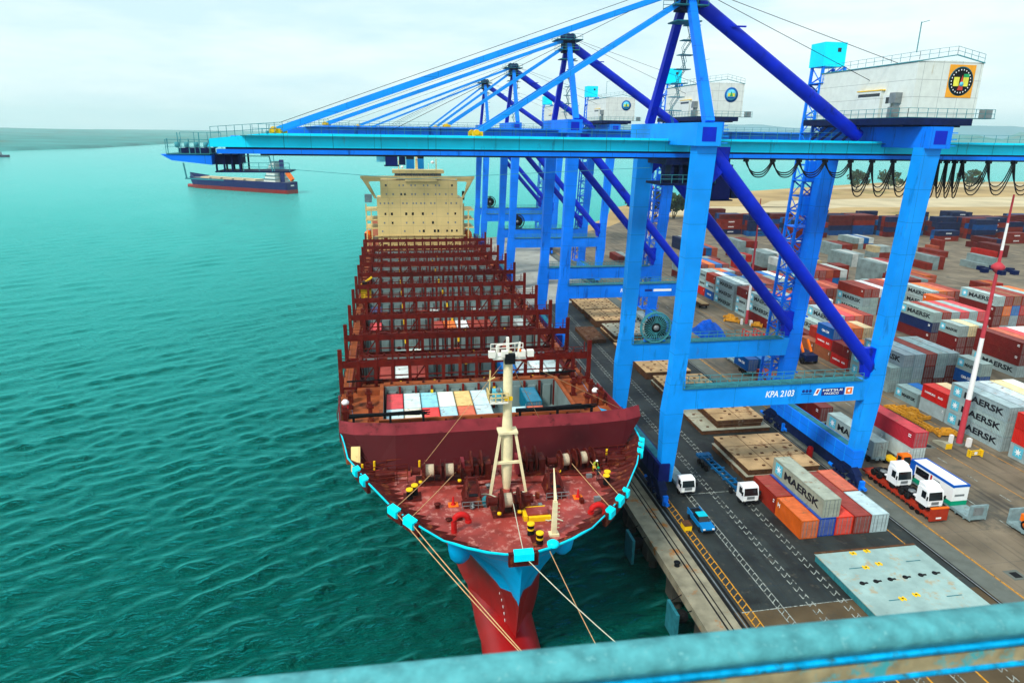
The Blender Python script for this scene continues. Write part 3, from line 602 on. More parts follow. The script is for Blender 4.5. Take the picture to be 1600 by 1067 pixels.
# ================================================================ SHIP-TO-SHORE CRANES
def sect(mb, c0, w0, d0, c1, w1, d1):
    q = lambda c, w_, d_: [(c[0]-w_/2, c[1]-d_/2, c[2]), (c[0]+w_/2, c[1]-d_/2, c[2]), (c[0]+w_/2, c[1]+d_/2, c[2]), (c[0]-w_/2, c[1]+d_/2, c[2])]
    return mb.hexa(q(c0, w0, d0), q(c1, w1, d1))
def crane(Yn, Yf, dz, label, name_txt, first=False, emblem='ring', reel=None, trolley=None, stays=(-13.8, 10.9)):
    Yc = (Yn+Yf)/2; g = 'ship to shore cranes along the quay'
    t = thing('gantry_crane', label, 'crane', (51, Yc, 0), g); Z = lambda z: z+dz
    P = lambda nm, mb, par=None: mk(nm, mb, par or t)
    xw = lambda z: 36.3+(z/48)*1.6; xl = lambda z: 66.0+(z/48)*2.9
    up = 'crane_cyan' if first else 'crane_blue'
    for nm, fx, x0 in (('waterside', xw, 0), ('landside', xl, 1)):
        for Y in (Yn, Yf):
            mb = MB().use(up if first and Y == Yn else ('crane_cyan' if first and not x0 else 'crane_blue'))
            sect(mb, (fx(3), Y, 2.6), 1.7, 1.5, (fx(12), Y, 13.0+dz*.3), 2.7, 1.7); sect(mb, (fx(12), Y, 13.0+dz*.3), 2.7, 1.7, (fx(18), Y, 18+dz*.3), 2.1, 1.7)
            sect(mb, (fx(18), Y, 18+dz*.3), 1.95, 1.7, (fx(48), Y, Z(48.3)), 2.6, 1.9)
            P('leg', mb)
            mb = MB().use('crane_dark'); x = 35.4 if not x0 else 65.4
            for k in (-1, 1): mb.prismx([(Y-3.2 if k < 0 else Y+.3, 1.3), (Y-.3 if k < 0 else Y+3.2, 1.3), (Y-1.2 if k < 0 else Y+1.8, 2.4), (Y-2 if k < 0 else Y+1, 2.4)], x-.5, x+.5)
            mb.prismx([(Y-2.4, 2.2), (Y+2.4, 2.2), (Y+.9, 3.1), (Y-.9, 3.1)], x-.42, x+.7); mb.use('crane_blue'); mb.tube([(x, Y-3.3, 1.0), (x, Y-4.3, 1.0)], .28, 10); mb.box(x-.35, Y-3.6, .5, x+.35, Y-3.2, 1.9); mb.tube([(x, Y+3.3, 1.0), (x, Y+4.3, 1.0)], .28, 10)
            b = P('bogie', mb)
            mw = MB().use('crane_dark')
            for k in (-2.7, -1.9, -.9, .9, 1.9, 2.7): mw.lathe((x-.25, Y+k, .48), [(.1, 0), (.36, 0), (.4, .08), (.4, .42), (.36, .5), (.1, .5)], 'x', 14)
            mk('wheel', mw, b)
    # sill beams along the rails
    for x, m_ in ((35.9, 'navy_hull'), (65.9, 'crane_blue')):
        mb = MB().use(m_); mb.box(x-.8, Yn-1.1, 2.8, x+.8, Yf+1.1, 5.5)
        mb.use('crane_dark'); mb.box(x-.45, Yn+1.8, .9, x+.45, Yf-1.8, 2.797)
        mb.use('crane_cyan' if x > 50 else 'crane_dark')
        for k in range(9): y = Yn+.9+k*(Yf-Yn-1.8)/8; mb.box(x-.86, y-.06, 2.85, x-.803, y+.06, 5.4)
        mb.use('grate'); mb.box(x-.5, Yn+1.2, 5.503, x+.6, Yf-1.2, 5.56); P('sill_beam', mb)
    # portal beams
    for Y in (Yn, Yf):
        mb = MB().use('crane_blue' if not first else 'crane_cyan'); z0 = 13.5+dz*.3; mb.box(36.9, Y-.8, z0, 65.9, Y+.8, z0+3.0)
        mb.hexa([(36.9, Y-.75, z0-.8), (40.4, Y-.75, z0), (40.4, Y+.75, z0), (36.9, Y+.75, z0-.8)], [(36.9, Y-.75, z0+.5), (40.4, Y-.75, z0+.5), (40.4, Y+.75, z0+.5), (36.9, Y+.75, z0+.5)]) if False else None
        b = P('portal_beam', mb)
        mb = MB().use('grate'); mb.box(37.6, Y-1.0, z0+3.0, 64.6, Y+1.0, z0+3.08); mb.use('rail_teal'); mb.railing((37.6, Y-.98, z0+3.08), (64.6, Y-.98, z0+3.08)); mb.railing((37.6, Y+.98, z0+3.08), (64.6, Y+.98, z0+3.08)); mk('walkway', mb, b)
        if Y == Yn and name_txt:
            mb = MB(); y = Y-.805
            put_text(mb, name_txt, (50.0, y, z0+1.15), (1, 0, 0), (0, 0, 1), 4.3, .95, 'letter_white', .15)
            if first:
                mb.use('letter_navy'); mb.add([(55.4, y, z0+1.3), (57.0, y, z0+1.3), (57.0, y, z0+1.42), (55.4, y, z0+1.42)], [(0, 1, 2, 3)])
                for k in range(3): mb.lathe((55.7+k*.52, y, z0+1.8), [(.16, 0), (.24, 0), (.24, .004), (.16, .004)], 'y', 10)
                mb.use('letter_white'); mb.add([(57.3, y, z0+1.1), (57.95, y, z0+1.1), (58.35, y, z0+2.1), (57.7, y, z0+2.1)], [(0, 1, 2, 3)])
                mb.use('signal_red'); mb.add([(57.6, y-.004, z0+1.35), (57.9, y-.004, z0+1.35), (58.15, y-.004, z0+1.95), (57.85, y-.004, z0+1.95)], [(0, 1, 2, 3)])
                mb.use('letter_navy'); mb.add([(58.5, y, z0+1.0), (62.0, y, z0+1.0), (62.0, y, z0+2.1), (58.5, y, z0+2.1)], [(0, 1, 2, 3)])
                put_text(mb, 'MITSUI', (58.7, y-.005, z0+1.62), (1, 0, 0), (0, 0, 1), 3.0, .34, 'letter_white'); put_text(mb, 'PACECO', (59.0, y-.005, z0+1.14), (1, 0, 0), (0, 0, 1), 2.2, .32, 'letter_white')
                mb.use('letter_white'); mb.add([(62.15, y, z0+1.0), (63.4, y, z0+1.0), (63.4, y, z0+2.15), (62.15, y, z0+2.15)], [(0, 1, 2, 3)]); mb.use('orange'); mb.add([(62.3, y-.004, z0+1.12), (63.25, y-.004, z0+1.12), (63.25, y-.004, z0+2.02), (62.3, y-.004, z0+2.02)], [(0, 1, 2, 3)])
                mb.use('letter_white'); mb.add([(62.6, y-.008, z0+1.4), (62.95, y-.008, z0+1.35), (62.95, y-.008, z0+1.8), (62.6, y-.008, z0+1.7)], [(0, 1, 2, 3)])
            else:
                for k in range(2): mb = MB() if k or not name_txt else mb; mb.use('letter_white' if k else 'letter_navy'); mb.add([(55.8+k*2.1, y, z0+1.2), (57.6+k*4.6, y, z0+1.2), (57.6+k*4.6, y, z0+1.75), (55.8+k*2.1, y, z0+1.75)], [(0, 1, 2, 3)]); mk('name_plate' if k else 'lettering', mb, b)
            if first: mk('lettering', mb, b)
    # upper beams along Y, recess shade painted on the near end as a plate
    for x in (37.7, 69.2):
        mb = MB().use('crane_cyan' if first and x < 50 else 'crane_blue'); mb.box(x-1.6, Yn-1.6, Z(48.2), x+1.6, Yf+1.6, Z(50.9))
        mb.use('crane_deep'); mb.box(x-.9, Yn-1.61, Z(48.7), x+.9, Yn-1.603, Z(50.4)); mb.use(up)
        for k in range(3): mb.box(x+1.62, Yn-1.4+k*.001, Z(48.5+k*.8), x+2.6, Yn+1.2, Z(48.62+k*.8))
        P('cross_beam', mb)
    # braces
    for Y in (Yn, Yf):
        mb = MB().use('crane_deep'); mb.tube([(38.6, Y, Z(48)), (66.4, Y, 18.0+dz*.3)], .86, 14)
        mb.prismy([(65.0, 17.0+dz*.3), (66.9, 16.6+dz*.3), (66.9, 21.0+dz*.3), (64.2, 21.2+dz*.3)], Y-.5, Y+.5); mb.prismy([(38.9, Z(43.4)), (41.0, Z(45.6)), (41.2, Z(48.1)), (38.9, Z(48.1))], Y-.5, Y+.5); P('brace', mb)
    # boom
    xs0 = -21.8; xe = 112
    for Y in (Yc-2.6, Yc+2.6):
        mb = MB().use('boom_cyan' if first else 'crane_blue')
        y0, y1 = Y-.6, Y+.6; zb, zt = Z(47.3), Z(48.95)
        mb.prismy([(xs0, zb), (-13, zb), (-13, zt), (-15.5, zt-.05), (xs0+.3, zt-.7)], y0, y1); mb.box(-12.97, y0, zb, 37, y1, zt); mb.box(37, y0+.002, zb, xe, y1-.002, zt)
        mb.use('crane_dark'); mb.box(xs0+2, y0+.12, Z(47.05), xe, y1-.12, zb-.002); mb.use('crane_blue'); mb.box(xs0+1, y0-.15, Z(46.55), xe, y1+.15, Z(47.05)); mb.use('black'); mb.box(xs0+6, y0-.1, Z(46.35), xe, y1+.1, Z(46.55))
        mb.use('crane_dark')
        for k in range(22): mb.box(-12.99+k*5.8, y0-.012, zb, -12.95+k*5.8, y0-.002, zt)
        P('boom_girder', mb)
    mb = MB().use('crane_blue')
    for k in range(18): x = -19+k*7.1; mb.box(x-.3, Yc-2, Z(47.5), x+.3, Yc+2, Z(48.6))
    P('boom_tie', mb)
    mb = MB().use('grate'); mb.box(xs0+4, Yc-4.0, Z(48.6), xe, Yc-3.25, Z(48.68)); mb.box(xs0+4, Yc+3.25, Z(48.6), xe, Yc+4.0, Z(48.68)); mb.use('rail_teal'); mb.railing((xs0+4, Yc+3.9, Z(48.95)), (xe, Yc+3.9, Z(48.95)), 1.1, 60, .025)
    mb.railing((xs0+.5, Yc-3.2, Z(48.3)), (-13, Yc-3.2, Z(48.95)), 1.3, 9, .03); P('boom_walkway', mb)
    for xx in (stays[0], stays[1]):
        for Y in (Yc-2.6, Yc+2.6): mb = MB().use('yellow'); mb.box(xx-.8, Y-.35, Z(48.95), xx+.5, Y+.35, Z(49.5)); mb.tube([(xx-.3, Y-.6, Z(49.4)), (xx-.3, Y+.6, Z(49.4))], .35, 10); P('stay_hinge', mb)
    # boom tip platform
    mb = MB().use('crane_blue'); mb.prismy([(-27.2, Z(46.4)), (-26, Z(45.7)), (-21.5, Z(45.2)), (-21.5, Z(46.3))], Yc-3.2, Yc+3.2); mb.use('grate'); mb.box(-26.5, Yc-3.3, Z(46.4), -21.6, Yc+3.3, Z(46.5))
    mb.use('rail_teal'); mb.railing((-26.5, Yc-3.2, Z(46.5)), (-21.6, Yc-3.2, Z(46.5)), 1.6); mb.railing((-26.5, Yc+3.2, Z(46.5)), (-21.6, Yc+3.2, Z(46.5)), 2.4); mb.bar((-24.8, Yc-3, Z(45.4)), (-24.6, Yc-3, Z(43.6)), .15); mb.bar((-24.8, Yc-3, Z(43.6)), (-20.4, Yc-3, Z(43.4)), .15)
    mb.use('crane_dark'); mb.box(-25.4, Yc-2, Z(46.5), -22, Yc+1.5, Z(47.1)); mb.box(-21.3, Yc-2.9, Z(44.3), -12.6, Yc+2.9, Z(44.45))
    for k in range(4): mb.box(-21.2+k*.9, Yc-2.8, Z(44.45), -21.0+k*.9, Yc-2.6, Z(46.5)); mb.box(-21.2+k*.9, Yc+2.6, Z(44.45), -21.0+k*.9, Yc+2.8, Z(46.5))
    mb.box(-21.2, Yc-2, Z(45.2), -18.6, Yc+2, Z(46.4))
    mb.use('rail_teal'); mb.railing((-18, Yc-2.8, Z(44.45)), (-12.6, Yc-2.8, Z(44.45)), 1.0); mb.bar((-14.6, Yc-2.8, Z(44.4)), (-14.9, Yc-2.8, Z(46.3)), .12); mb.bar((-18, Yc-2.8, Z(46.25)), (-14.9, Yc-2.8, Z(46.25)), .1); mb.bar((-15, Yc-2.8, Z(44.9)), (2, Yc-2.8, Z(43.6)), .05); mb.bar((2, Yc-2.8, Z(43.6)), (34, Yc-2.8, Z(45.2)), .05)
    for k in range(5): mb.bar((-26.3+k*1.2, Yc-3.1, Z(46.5)), (-26.3+k*1.2, Yc-3.1, Z(48.2+(k % 2)*.7)), .09); mb.lathe((-25.8+k*1.1, Yc-1, Z(47.1)), [(.05, 0), (.3, .1), (.3, .6), (.05, .7)], 'z', 8)
    P('tip_platform', mb)
    # A-frame
    ax, az = 38.5, Z(66.5)
    for Y, k in ((Yn+.2, -1), (Yf-.2, 1)):
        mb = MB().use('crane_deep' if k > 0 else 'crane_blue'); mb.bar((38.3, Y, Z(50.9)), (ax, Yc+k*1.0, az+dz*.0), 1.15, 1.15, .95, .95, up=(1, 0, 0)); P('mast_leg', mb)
    mb = MB().use('grate')
    for z_, r_ in ((az-1.2, 2.4), (az-3.0, 1.8), (az+.8, 3.0)): mb.box(ax-r_, Yc-r_*.9, z_, ax+r_*.9, Yc+r_*.9, z_+.15)
    mb.use('rail_teal')
    for sy in (-1, 1): mb.railing((ax-2.4, Yc+sy*2.1, az-1.05), (ax+2.1, Yc+sy*2.1, az-1.05), 1.0); mb.railing((ax-3, Yc+sy*2.6, az+.95), (ax+2.6, Yc+sy*2.6, az+.95), 1.0)
    mb.use('crane_dark'); mb.box(ax-1.3, Yc-1.2, az-1.6, ax+1.3, Yc+1.2, az+1.6)
    for k in (-1, 0, 1): mb.lathe((ax+k*.9, Yc-.3, az+1.6), [(.1, 0), (.8, .05), (.8, .5), (.1, .55)], 'y', 14)
    P('mast_head', mb)
    mb = MB().use('rail_teal')   # mast ladder
    a = Vector((38.3, Yf-4.5, Z(51))); b = Vector((38.6, Yc+1.8, az-3))
    for k in range(7):
        p = a.lerp(b, k/7); q = a.lerp(b, (k+1)/7); o2 = Vector((1.1 if k % 2 else 2.0, 0, 0)); o3 = Vector((2.0 if k % 2 else 1.1, 0, 0))
        for s in (-.3, .3): mb.bar(p+o2+Vector((0, s, 0)), q+o3+Vector((0, s, 0)), .07); mb.bar(p+o2+Vector((0, s, 1)), q+o3+Vector((0, s, 1)), .05)
        for j in range(8): c = (p+o2).lerp(q+o3, j/8); mb.bar(c-Vector((0, .3, 0)), c+Vector((0, .3, 0)), .05)
        mb.box(q.x+.6, q.y-.7, q.z-.05, q.x+2.6, q.y+.7, q.z+.05)
    P('mast_ladder', mb)
    mb = MB().use('crane_deep'); mb.tube([(ax+1, Yc, az-.2), (62.8, Yc, Z(51.6)), (66, Yc, Z(49.6))], .92, 16); mb.bar((ax+6, Yc-1, az-3.3), (ax+8, Yc-1.2, az-3.3), .2) ; P('back_stay', mb)
    for i, xx in enumerate(stays):
        for sy in (-2.2, 2.2):
            mb = MB().use('crane_cyan'); mb.bar((xx, Yc+sy, Z(49.4)), (ax-1, Yc+sy*.35, az+(.8 if i == 0 else -.6)), .42, .62); P('fore_stay', mb)
    mb = MB().use('black')
    for q in ((-13.8, Z(50.2), ax-1, az+1.9), (0, Z(49.5), ax-1, az+1.4)): mb.bar((q[0], Yc, q[1]), (q[2], Yc, q[3]), .06)
    mb.bar((ax+2, Yc-.5, az+1), (74, Yc-5, Z(57)), .06); mb.bar((ax+2, Yc+.5, az+1), (72, Yc, Z(55)), .06); P('hoist_rope', mb)
    # machinery house
    hy0, hy1, hx0, hx1, hz0 = Yn+1.4, Yf+1.6, 66.6, 76.1, Z(52.0); hm = (hx0+hx1)/2+.6
    mb = MB().use('house_white'); mb.hexa([(hx0, hy0, hz0), (hx1, hy0, hz0), (hx1, hy1, hz0), (hx0, hy1, hz0)], [(hx0, hy0, hz0+6.9), (hx1, hy0, hz0+6.9), (hx1, hy1, hz0+6.9), (hx0, hy1, hz0+6.9)])
    mb.prismy([(hx0-.02, hz0+6.9), (hx1+.02, hz0+6.9), (hm, hz0+7.05)], hy0-.02, hy1+.02); mb.use('rail_teal'); mb.bar((hx0-.05, hy0-.06, hz0+6.9), (hm, hy0-.06, hz0+7.75), .12); mb.bar((hm, hy0-.06, hz0+7.75), (hx1+.05, hy0-.06, hz0+6.9), .12); mb.bar((hx0-.05, hy0, hz0+6.9), (hx0-.05, hy1, hz0+6.9), .12)
    hw = P('machinery_house', mb)
    mb = MB().use('rail_teal'); mb.railing((hx0, hy0, hz0+7.05), (hx0, hy1, hz0+7.05), 1.0, 12, .02); mb.railing((hx0, hy0, hz0+7.05), (hm, hy0, hz0+7.8), 1.0, 4, .02); mb.railing((hm, hy0, hz0+7.8), (hx1, hy0, hz0+6.95), 1.0, 4, .02)
    mb.bar((hx0+.2, hy0+1, hz0+8), (hx0+.2, hy0+1, hz0+11.6), .09); mb.bar((hx0+.2, hy0+1, hz0+11.5), (hx0+1.3, hy0+1, hz0+11.8), .07); mk('roof_railing', mb, hw)
    mb = MB().use('crane_dark'); mb.box(hx0-1.6, hy0-1.6, hz0-.9, hx1-1.5, hy1+.6, hz0-.02); mb.use('grate'); mb.box(hx0-1.6, hy0-1.6, hz0-.018, hx1+1.8, hy0-.002, hz0+.05); mb.box(hx0-1.6, hy0, hz0-.018, hx0-.002, hy1+.6, hz0+.05)
    mb.use('rail_teal'); mb.railing((hx0-1.5, hy0-1.5, hz0+.05), (hx1+1.7, hy0-1.5, hz0+.05), 1.1, 9, .028); mb.railing((hx0-1.5, hy0-1.5, hz0+.05), (hx0-1.5, hy1+.5, hz0+.05), 1.1, 14, .028)
    mb.use('steel'); mb.box(hx1+.5, hy0-1.2, hz0+.06, hx1+1.6, hy0-.2, hz0+1.2)
    mb.use('crane_dark')
    for k in range(5): mb.box(hx0-1+k*2, Yn+1, Z(50.9), hx0-.6+k*2, Yf, hz0-.9)
    for k in range(4): y = Yc+k*2.6-1; mb.bar((hx0-1, y, hz0-.9), (64, y+1.5, Z(49)), .35)
    P('house_platform', mb)
    mb = MB().use('house_white'); mb.box(hx0-.5, Yc-3.4, hz0+.06, hx0-.003, Yc+1.6, hz0+3.6); mb.use('yellow'); mb.box(hx0-.55, Yc-3.6, hz0+3.62, hx0-.003, Yc+1.8, hz0+3.75); mb.use('window_dark'); mb.box(hx0-.52, Yc-3.2, hz0+2.9, hx0-.503, Yc+1.4, hz0+3.3)
    mb.use('house_white'); mb.box(hx0-.4, hy0+3.5, hz0+.06, hx0-.004, hy0+5.2, hz0+3.0); mb.use('window_dark'); mb.box(hx0-.42, hy0+3.9, hz0+1.9, hx0-.405, hy0+4.6, hz0+2.7); mb.use('steel'); mb.box(hx0-1.0, hy0+2.0, hz0+1.9, hx0-.004, hy0+3.2, hz0+3.2); mb.box(hx0-1.0, hy0+2.1, hz0+.06, hx0-.004, hy0+3.2, hz0+1.4); mk('vent_and_door', mb, hw)
    mb = MB(); ex, ez, y = hx1-2.9, hz0+4.6, hy0-.03
    if emblem == 'square':
        mb.use('emb_orange'); mb.box(ex-2.0, y-.02, ez-2.0, ex+1.8, y+.01, ez+2.0); ex -= .1
        mb.use('emb_teal'); mb.lathe((ex, y-.03, ez), [(.01, 0), (1.8, 0), (1.8, .005), (.01, .005)], 'y', 28); mb.use('black'); mb.lathe((ex, y-.037, ez), [(1.55, 0), (1.68, 0), (1.68, .004), (1.55, .004)], 'y', 28)
        mb.use('emb_yellow'); mb.box(ex-1.05, y-.045, ez-.6, ex-.25, y-.037, ez+.5); mb.box(ex+.3, y-.045, ez-.6, ex+1.1, y-.037, ez+.5)
        mb.use('emb_green'); mb.box(ex+.3, y-.05, ez+.5, ex+1.1, y-.037, ez+.9); mb.use('emb_red'); mb.prismy([(ex-.35, ez-1.1), (ex+.45, ez-1.1), (ex+.15, ez+.8)], y-.06, y-.046); mb.use('emb_sky'); mb.lathe((ex+.15, y-.07, ez-.35), [(.01, 0), (.3, 0), (.3, .005), (.01, .005)], 'y', 12)
        mb.use('letter_white')
        for k in range(22): a = k*2*math.pi/22; mb.box(ex+1.4*math.cos(a)-.06, y-.045, ez+1.4*math.sin(a)-.08, ex+1.4*math.cos(a)+.06, y-.038, ez+1.4*math.sin(a)+.08)
    else:
        mb.use('emb_blue'); mb.lathe((ex, y-.02, ez), [(.01, 0), (1.55, 0), (1.55, .02), (.01, .02)], 'y', 28); mb.use('emb_sky'); mb.lathe((ex, y-.03, ez), [(.01, 0), (1.12, 0), (1.12, .005), (.01, .005)], 'y', 24)
        mb.use('emb_yellow'); mb.box(ex-.8, y-.045, ez-.35, ex+.8, y-.036, ez+.35); mb.use('emb_green'); mb.prismy([(ex-.4, ez-.3), (ex+.4, ez-.3), (ex, ez+.8)], y-.055, y-.046); mb.use('emb_blue'); mb.box(ex-.8, y-.05, ez-.75, ex+.8, y-.046, ez-.4)
    mk('emblem', mb, hw)
    # lift tower at the far landside leg
    tx0, tx1, ty0, ty1 = 66.2, 69.9, Yf+1.6, Yf+4.6; mb = MB().use('crane_blue'); zt = Z(60)
    for x in (tx0, tx1):
        for y in (ty0, ty1): mb.bar((x-1.9, y, 5), (x+.6, y, zt), .38)
    nz = 22; lx = lambda z: -1.9+2.5*(z-5)/(zt-5)
    for k in range(nz):
        z0 = 5+k*(zt-5)/nz; z1 = 5+(k+1)*(zt-5)/nz; s = k % 2; l0, l1 = lx(z0), lx(z1)
        for y in (ty0, ty1): mb.bar((tx0+l0, y, z0), (tx1+l0, y, z0), .26); mb.bar(((tx0 if s else tx1)+l0, y, z0), ((tx1 if s else tx0)+l1, y, z1), .2)
        for x in (tx0, tx1): mb.bar((x+l0, ty0, z0), (x+l0, ty1, z0), .14); mb.bar((x+l0, ty0 if s else ty1, z0), (x+l1, ty1 if s else ty0, z1), .11)
        mb.bar((tx0+l0+.3, ty0+.4, z0), (tx1+l0-.3, ty0+.4, z1), .3, .08)
        if k % 3 == 0: mb.box(tx0+l0-.3, ty0-.9, z0, tx1+l0+.5, ty1, z0+.12); mb.railing((tx0+l0-.3, ty0-.9, z0+.1), (tx1+l0+.5, ty0-.9, z0+.1), 1.0, 3, .03)
        if k % 4 == 2: mb.box(tx1+l0, Yf-.5, z0, tx1+l0+.25, Yf+1.6, z0+.25)
    for z0, hh in ((37, 3), (42.5, 3.2)): mb.box(tx0+lx(z0)+.4, ty0-.6, z0, tx1+lx(z0), ty0+.9, z0+hh)
    P('lift_tower', mb)
    mb = MB().use('boom_cyan'); mb.box(66.4, ty0-.4, zt, 70.1, ty1+.4, zt+3.5); mb.use('window_dark'); mb.box(68.6, ty0-.42, zt+2.1, 69.2, ty0-.403, zt+2.7); P('lift_head', mb)
    # trolley and cab
    tx = trolley if trolley is not None else 40.5
    mb = MB().use('crane_dark'); mb.box(tx-4.5, Yc-3.6, Z(45.6), tx+4.5, Yc+3.6, Z(46.35))
    if first:
        for k in range(7): mb.box(tx-5+k*1.25, Yc-3.4, Z(43.0+(k % 2)*.6), tx-4.6+k*1.25, Yc-3.0, Z(45.6))
        mb.box(tx-5.2, Yc-3.6, Z(42.9), tx+2.6, Yc+2, Z(43.2)); mb.box(tx-3, Yc-2, Z(43.2), tx+1.5, Yc+2, Z(45.5)); mb.use('rail_teal'); mb.railing((tx-5.2, Yc-3.6, Z(43.2)), (tx+2.6, Yc-3.6, Z(43.2)), 1.1)
    else:
        mb.use('black'); mb.box(tx-10, Yc-1, Z(46.1), tx-4, Yc+1, Z(46.34))
    tr = P('trolley', mb)
    cx = tx+4.6 if first else tx+1.2
    mb = MB().use('navy_hull'); s = 1; mb.prismx([(Yc-1.6, Z(40.9)), (Yc+1.6, Z(40.9)), (Yc+1.8, Z(45.6)), (Yc-1.8, Z(45.6))], cx-1.3, cx+1.3); mb.use('window_dark'); mb.box(cx-1.32, Yc-1.3, Z(41.2), cx-1.303, Yc+1.3, Z(43.2)); mb.use('crane_dark'); mb.box(cx-1.6, Yc-2.1, Z(40.7), cx+1.6, Yc+2.1, Z(40.88)); mb.box(cx+1.6, Yc-1.5, Z(41), cx+3.0, Yc+.4, Z(42.7))
    if not first: mb.use('emb_sky'); mb.box(cx-3.2, Yc-1.2, Z(41.6), cx-1.34, Yc+1.2, Z(44.0))
    mk('cab', mb, tr)
    # festoon cables
    mb = MB().use('black'); yy_ = Yc-4.3; spans = []
    if first:
        x = 47.0
        while x < 61: spans.append((x, 3.9, 2.2)); x += 3.9
        while x < 72: spans.append((x, 3.3, 4.8)); x += 3.3
        while x < 80: spans.append((x, 1.3, 5.0)); x += 1.3
        while x < 108: spans.append((x, 4.2, 4.6)); x += 4.2
    else:
        x = 44.0
        while x < 66: spans.append((x, 4.4, 2.0)); x += 4.4
    for x, L, dp in spans:
        for j in range(3):
            d_ = dp*(1-.13*j) ; pts = [(x+L*u, yy_+.22*j, Z(46.3)-d_*(1-(abs(2*u-1))**2.6)) for u in [i/12 for i in range(13)]]
            mb.tube(pts, .085, 5)
        mb.box(x-.2, yy_-.15, Z(46.1), x+.25, yy_+.6, Z(46.6))
    mb.bar((44 if first else 30, yy_+.3, Z(46.5)), (108 if first else 70, yy_+.3, Z(46.5)), .12); P('festoon_cable', mb)
    if reel is not None:
        Yr = Yf-.2; rz_ = 16.6+dz*.3+2.6; rx = reel; mb = MB().use('crane_blue'); mb.bar((rx+.2, Yr+.2, rz_-2.6), (rx+.2, Yr+.2, rz_), .8, .5)
        mb.box(rx-1.6, Yr-.1, rz_-2.55, rx+2.0, Yr+.5, rz_-2.2); rb = P('cable_reel', mb)
        mb = MB().use('rail_teal' if first else 'rubber')
        for off in (-.55, .0):
            for k in range(30): a = k*2*math.pi/30; mb.bar((rx+.8*math.cos(a), Yr-.2+off, rz_+.8*math.sin(a)), (rx+2.45*math.cos(a), Yr-.2+off, rz_+2.45*math.sin(a)), .13 if first else .3, .06)
            n_ = 28; mb.tube([(rx+2.5*math.cos(i*2*math.pi/n_), Yr-.2+off, rz_+2.5*math.sin(i*2*math.pi/n_)) for i in range(n_+1)], .12, 6)
        mb.use('black'); mb.lathe((rx, Yr-.75, rz_), [(.1, 0), (1.0, .05), (1.0, .55), (.1, .6)], 'y', 18); mb.lathe((rx, Yr-.6, rz_), [(.9, .0), (1.9, 0.05), (1.9, .3), (.9, .35)], 'y', 22) ; mb.use('steel'); mb.lathe((rx, Yr-1.0, rz_), [(.1, 0), (.45, .05), (.45, .3), (.1, .3)], 'y', 12); mk('reel_wheel', mb, rb)
    return t
crane(82.7, 103.6, 0, 'nearest blue gantry crane with white number plate lettering and square orange emblem on its house', 'KPA 2103', True, 'square', reel=41.6)
crane(147, 168, 1.4, 'second blue gantry crane from the camera, round emblem, long boom behind the nearest one', 'KPA 2201', False, 'ring', reel=None, trolley=-1.5, stays=(-13.5, 12))
crane(218, 240, 1.6, 'third blue gantry crane along the quay with a dark cable reel', '', False, 'ring', reel=42.4, stays=(-10, 14))
crane(287, 311, 1.6, 'farthest blue gantry crane, its legs beside the cream ship superstructure', '', False, 'ring', reel=42.4, stays=(-8, 15))
# ================================================================ CONTAINER SHIP
SHX, SHY = 11.0, 57.0; SHR = .005
ship = thing('container_ship', 'large maroon decked container ship with cyan bow and cream superstructure moored at the quay', 'ship', (SHX, SHY, 0), rz=SHR)
S = lambda nm, mb, par=None: mk(nm, mb, par or ship)
_D = [(55.1, 0), (55.35, 1.6), (55.9, 3.3), (57, 5.4), (58.6, 7.6), (61.5, 10.1), (65.5, 13.0), (71.5, 16.1), (78, 18.8), (86, 19.9), (96, 20.1), (400, 20.1)]
_W = [(60, 0), (62, .6), (66, 2.3), (70, 3.9), (78, 5.6), (85, 6.7), (100, 10.5), (120, 16), (150, 19.6), (170, 20.05), (400, 20.05)]
_Z = [(55.1, 10.9), (55.35, 9.7), (55.9, 7.8), (57, 4.6), (58.6, .8), (60, -2.6), (61, -8), (400, -8)]
def itp(T, y):
    for a, b in zip(T, T[1:]):
        if y <= b[0]: return a[1]+(b[1]-a[1])*max(0, (y-a[0]))/(b[0]-a[0])
    return T[-1][1]
ZT = 11.2
_C = [(55, -.25), (62, .4), (72, 1.0), (80, 1.15), (92, .5), (104, 0), (400, 0)]
def ctr(y): return SHX+itp(_C, y)
def hb(y, z):
    zs = itp(_Z, y); t_ = max(0, min(1, (z-zs)/(ZT+.02-zs))); W_ = itp(_W, y) if y >= 60 else 0; D_ = itp(_D, y); p = 3.0 if y < 60 else 3.7 if y < 72 else max(1.8, 3.7-(y-72)*.04)
    return W_+(D_-W_)*t_**p if D_ > W_ else D_
YS = [55.1, 55.2, 55.35, 55.6, 55.9, 56.4, 57, 57.8, 58.6, 59.5, 60, 61, 62, 63.5, 65.5, 68, 71.5, 75, 78, 82, 86, 92, 100, 110, 120, 135, 150, 170, 230, 330]
def hull_part(mb, z0, z1, n, ys):
    for sgn in (-1, 1):
        vs = []
        for y in ys:
            a = max(z0, itp(_Z, y)); b = max(a+.001, min(z1, ZT if y <= 86 else 10.03 if z1 > 9 else z1))
            for k in range(n+1): z = a+(b-a)*k/n; vs.append((ctr(y)+sgn*hb(y, z), y, z))
        m = n+1; mb.add(vs, [(i*m+k, i*m+k+1, (i+1)*m+k+1, (i+1)*m+k) for i in range(len(ys)-1) for k in range(n)], True)
    return mb
PL = 3.4
mb = MB().use('hull_cyan'); hull_part(mb, PL, ZT, 10, YS); mb.add([(SHX-20.1, 330, PL), (SHX+20.1, 330, PL), (SHX+20.1, 330, ZT), (SHX-20.1, 330, ZT)], [(0, 1, 2, 3)]); hull = S('hull', mb)
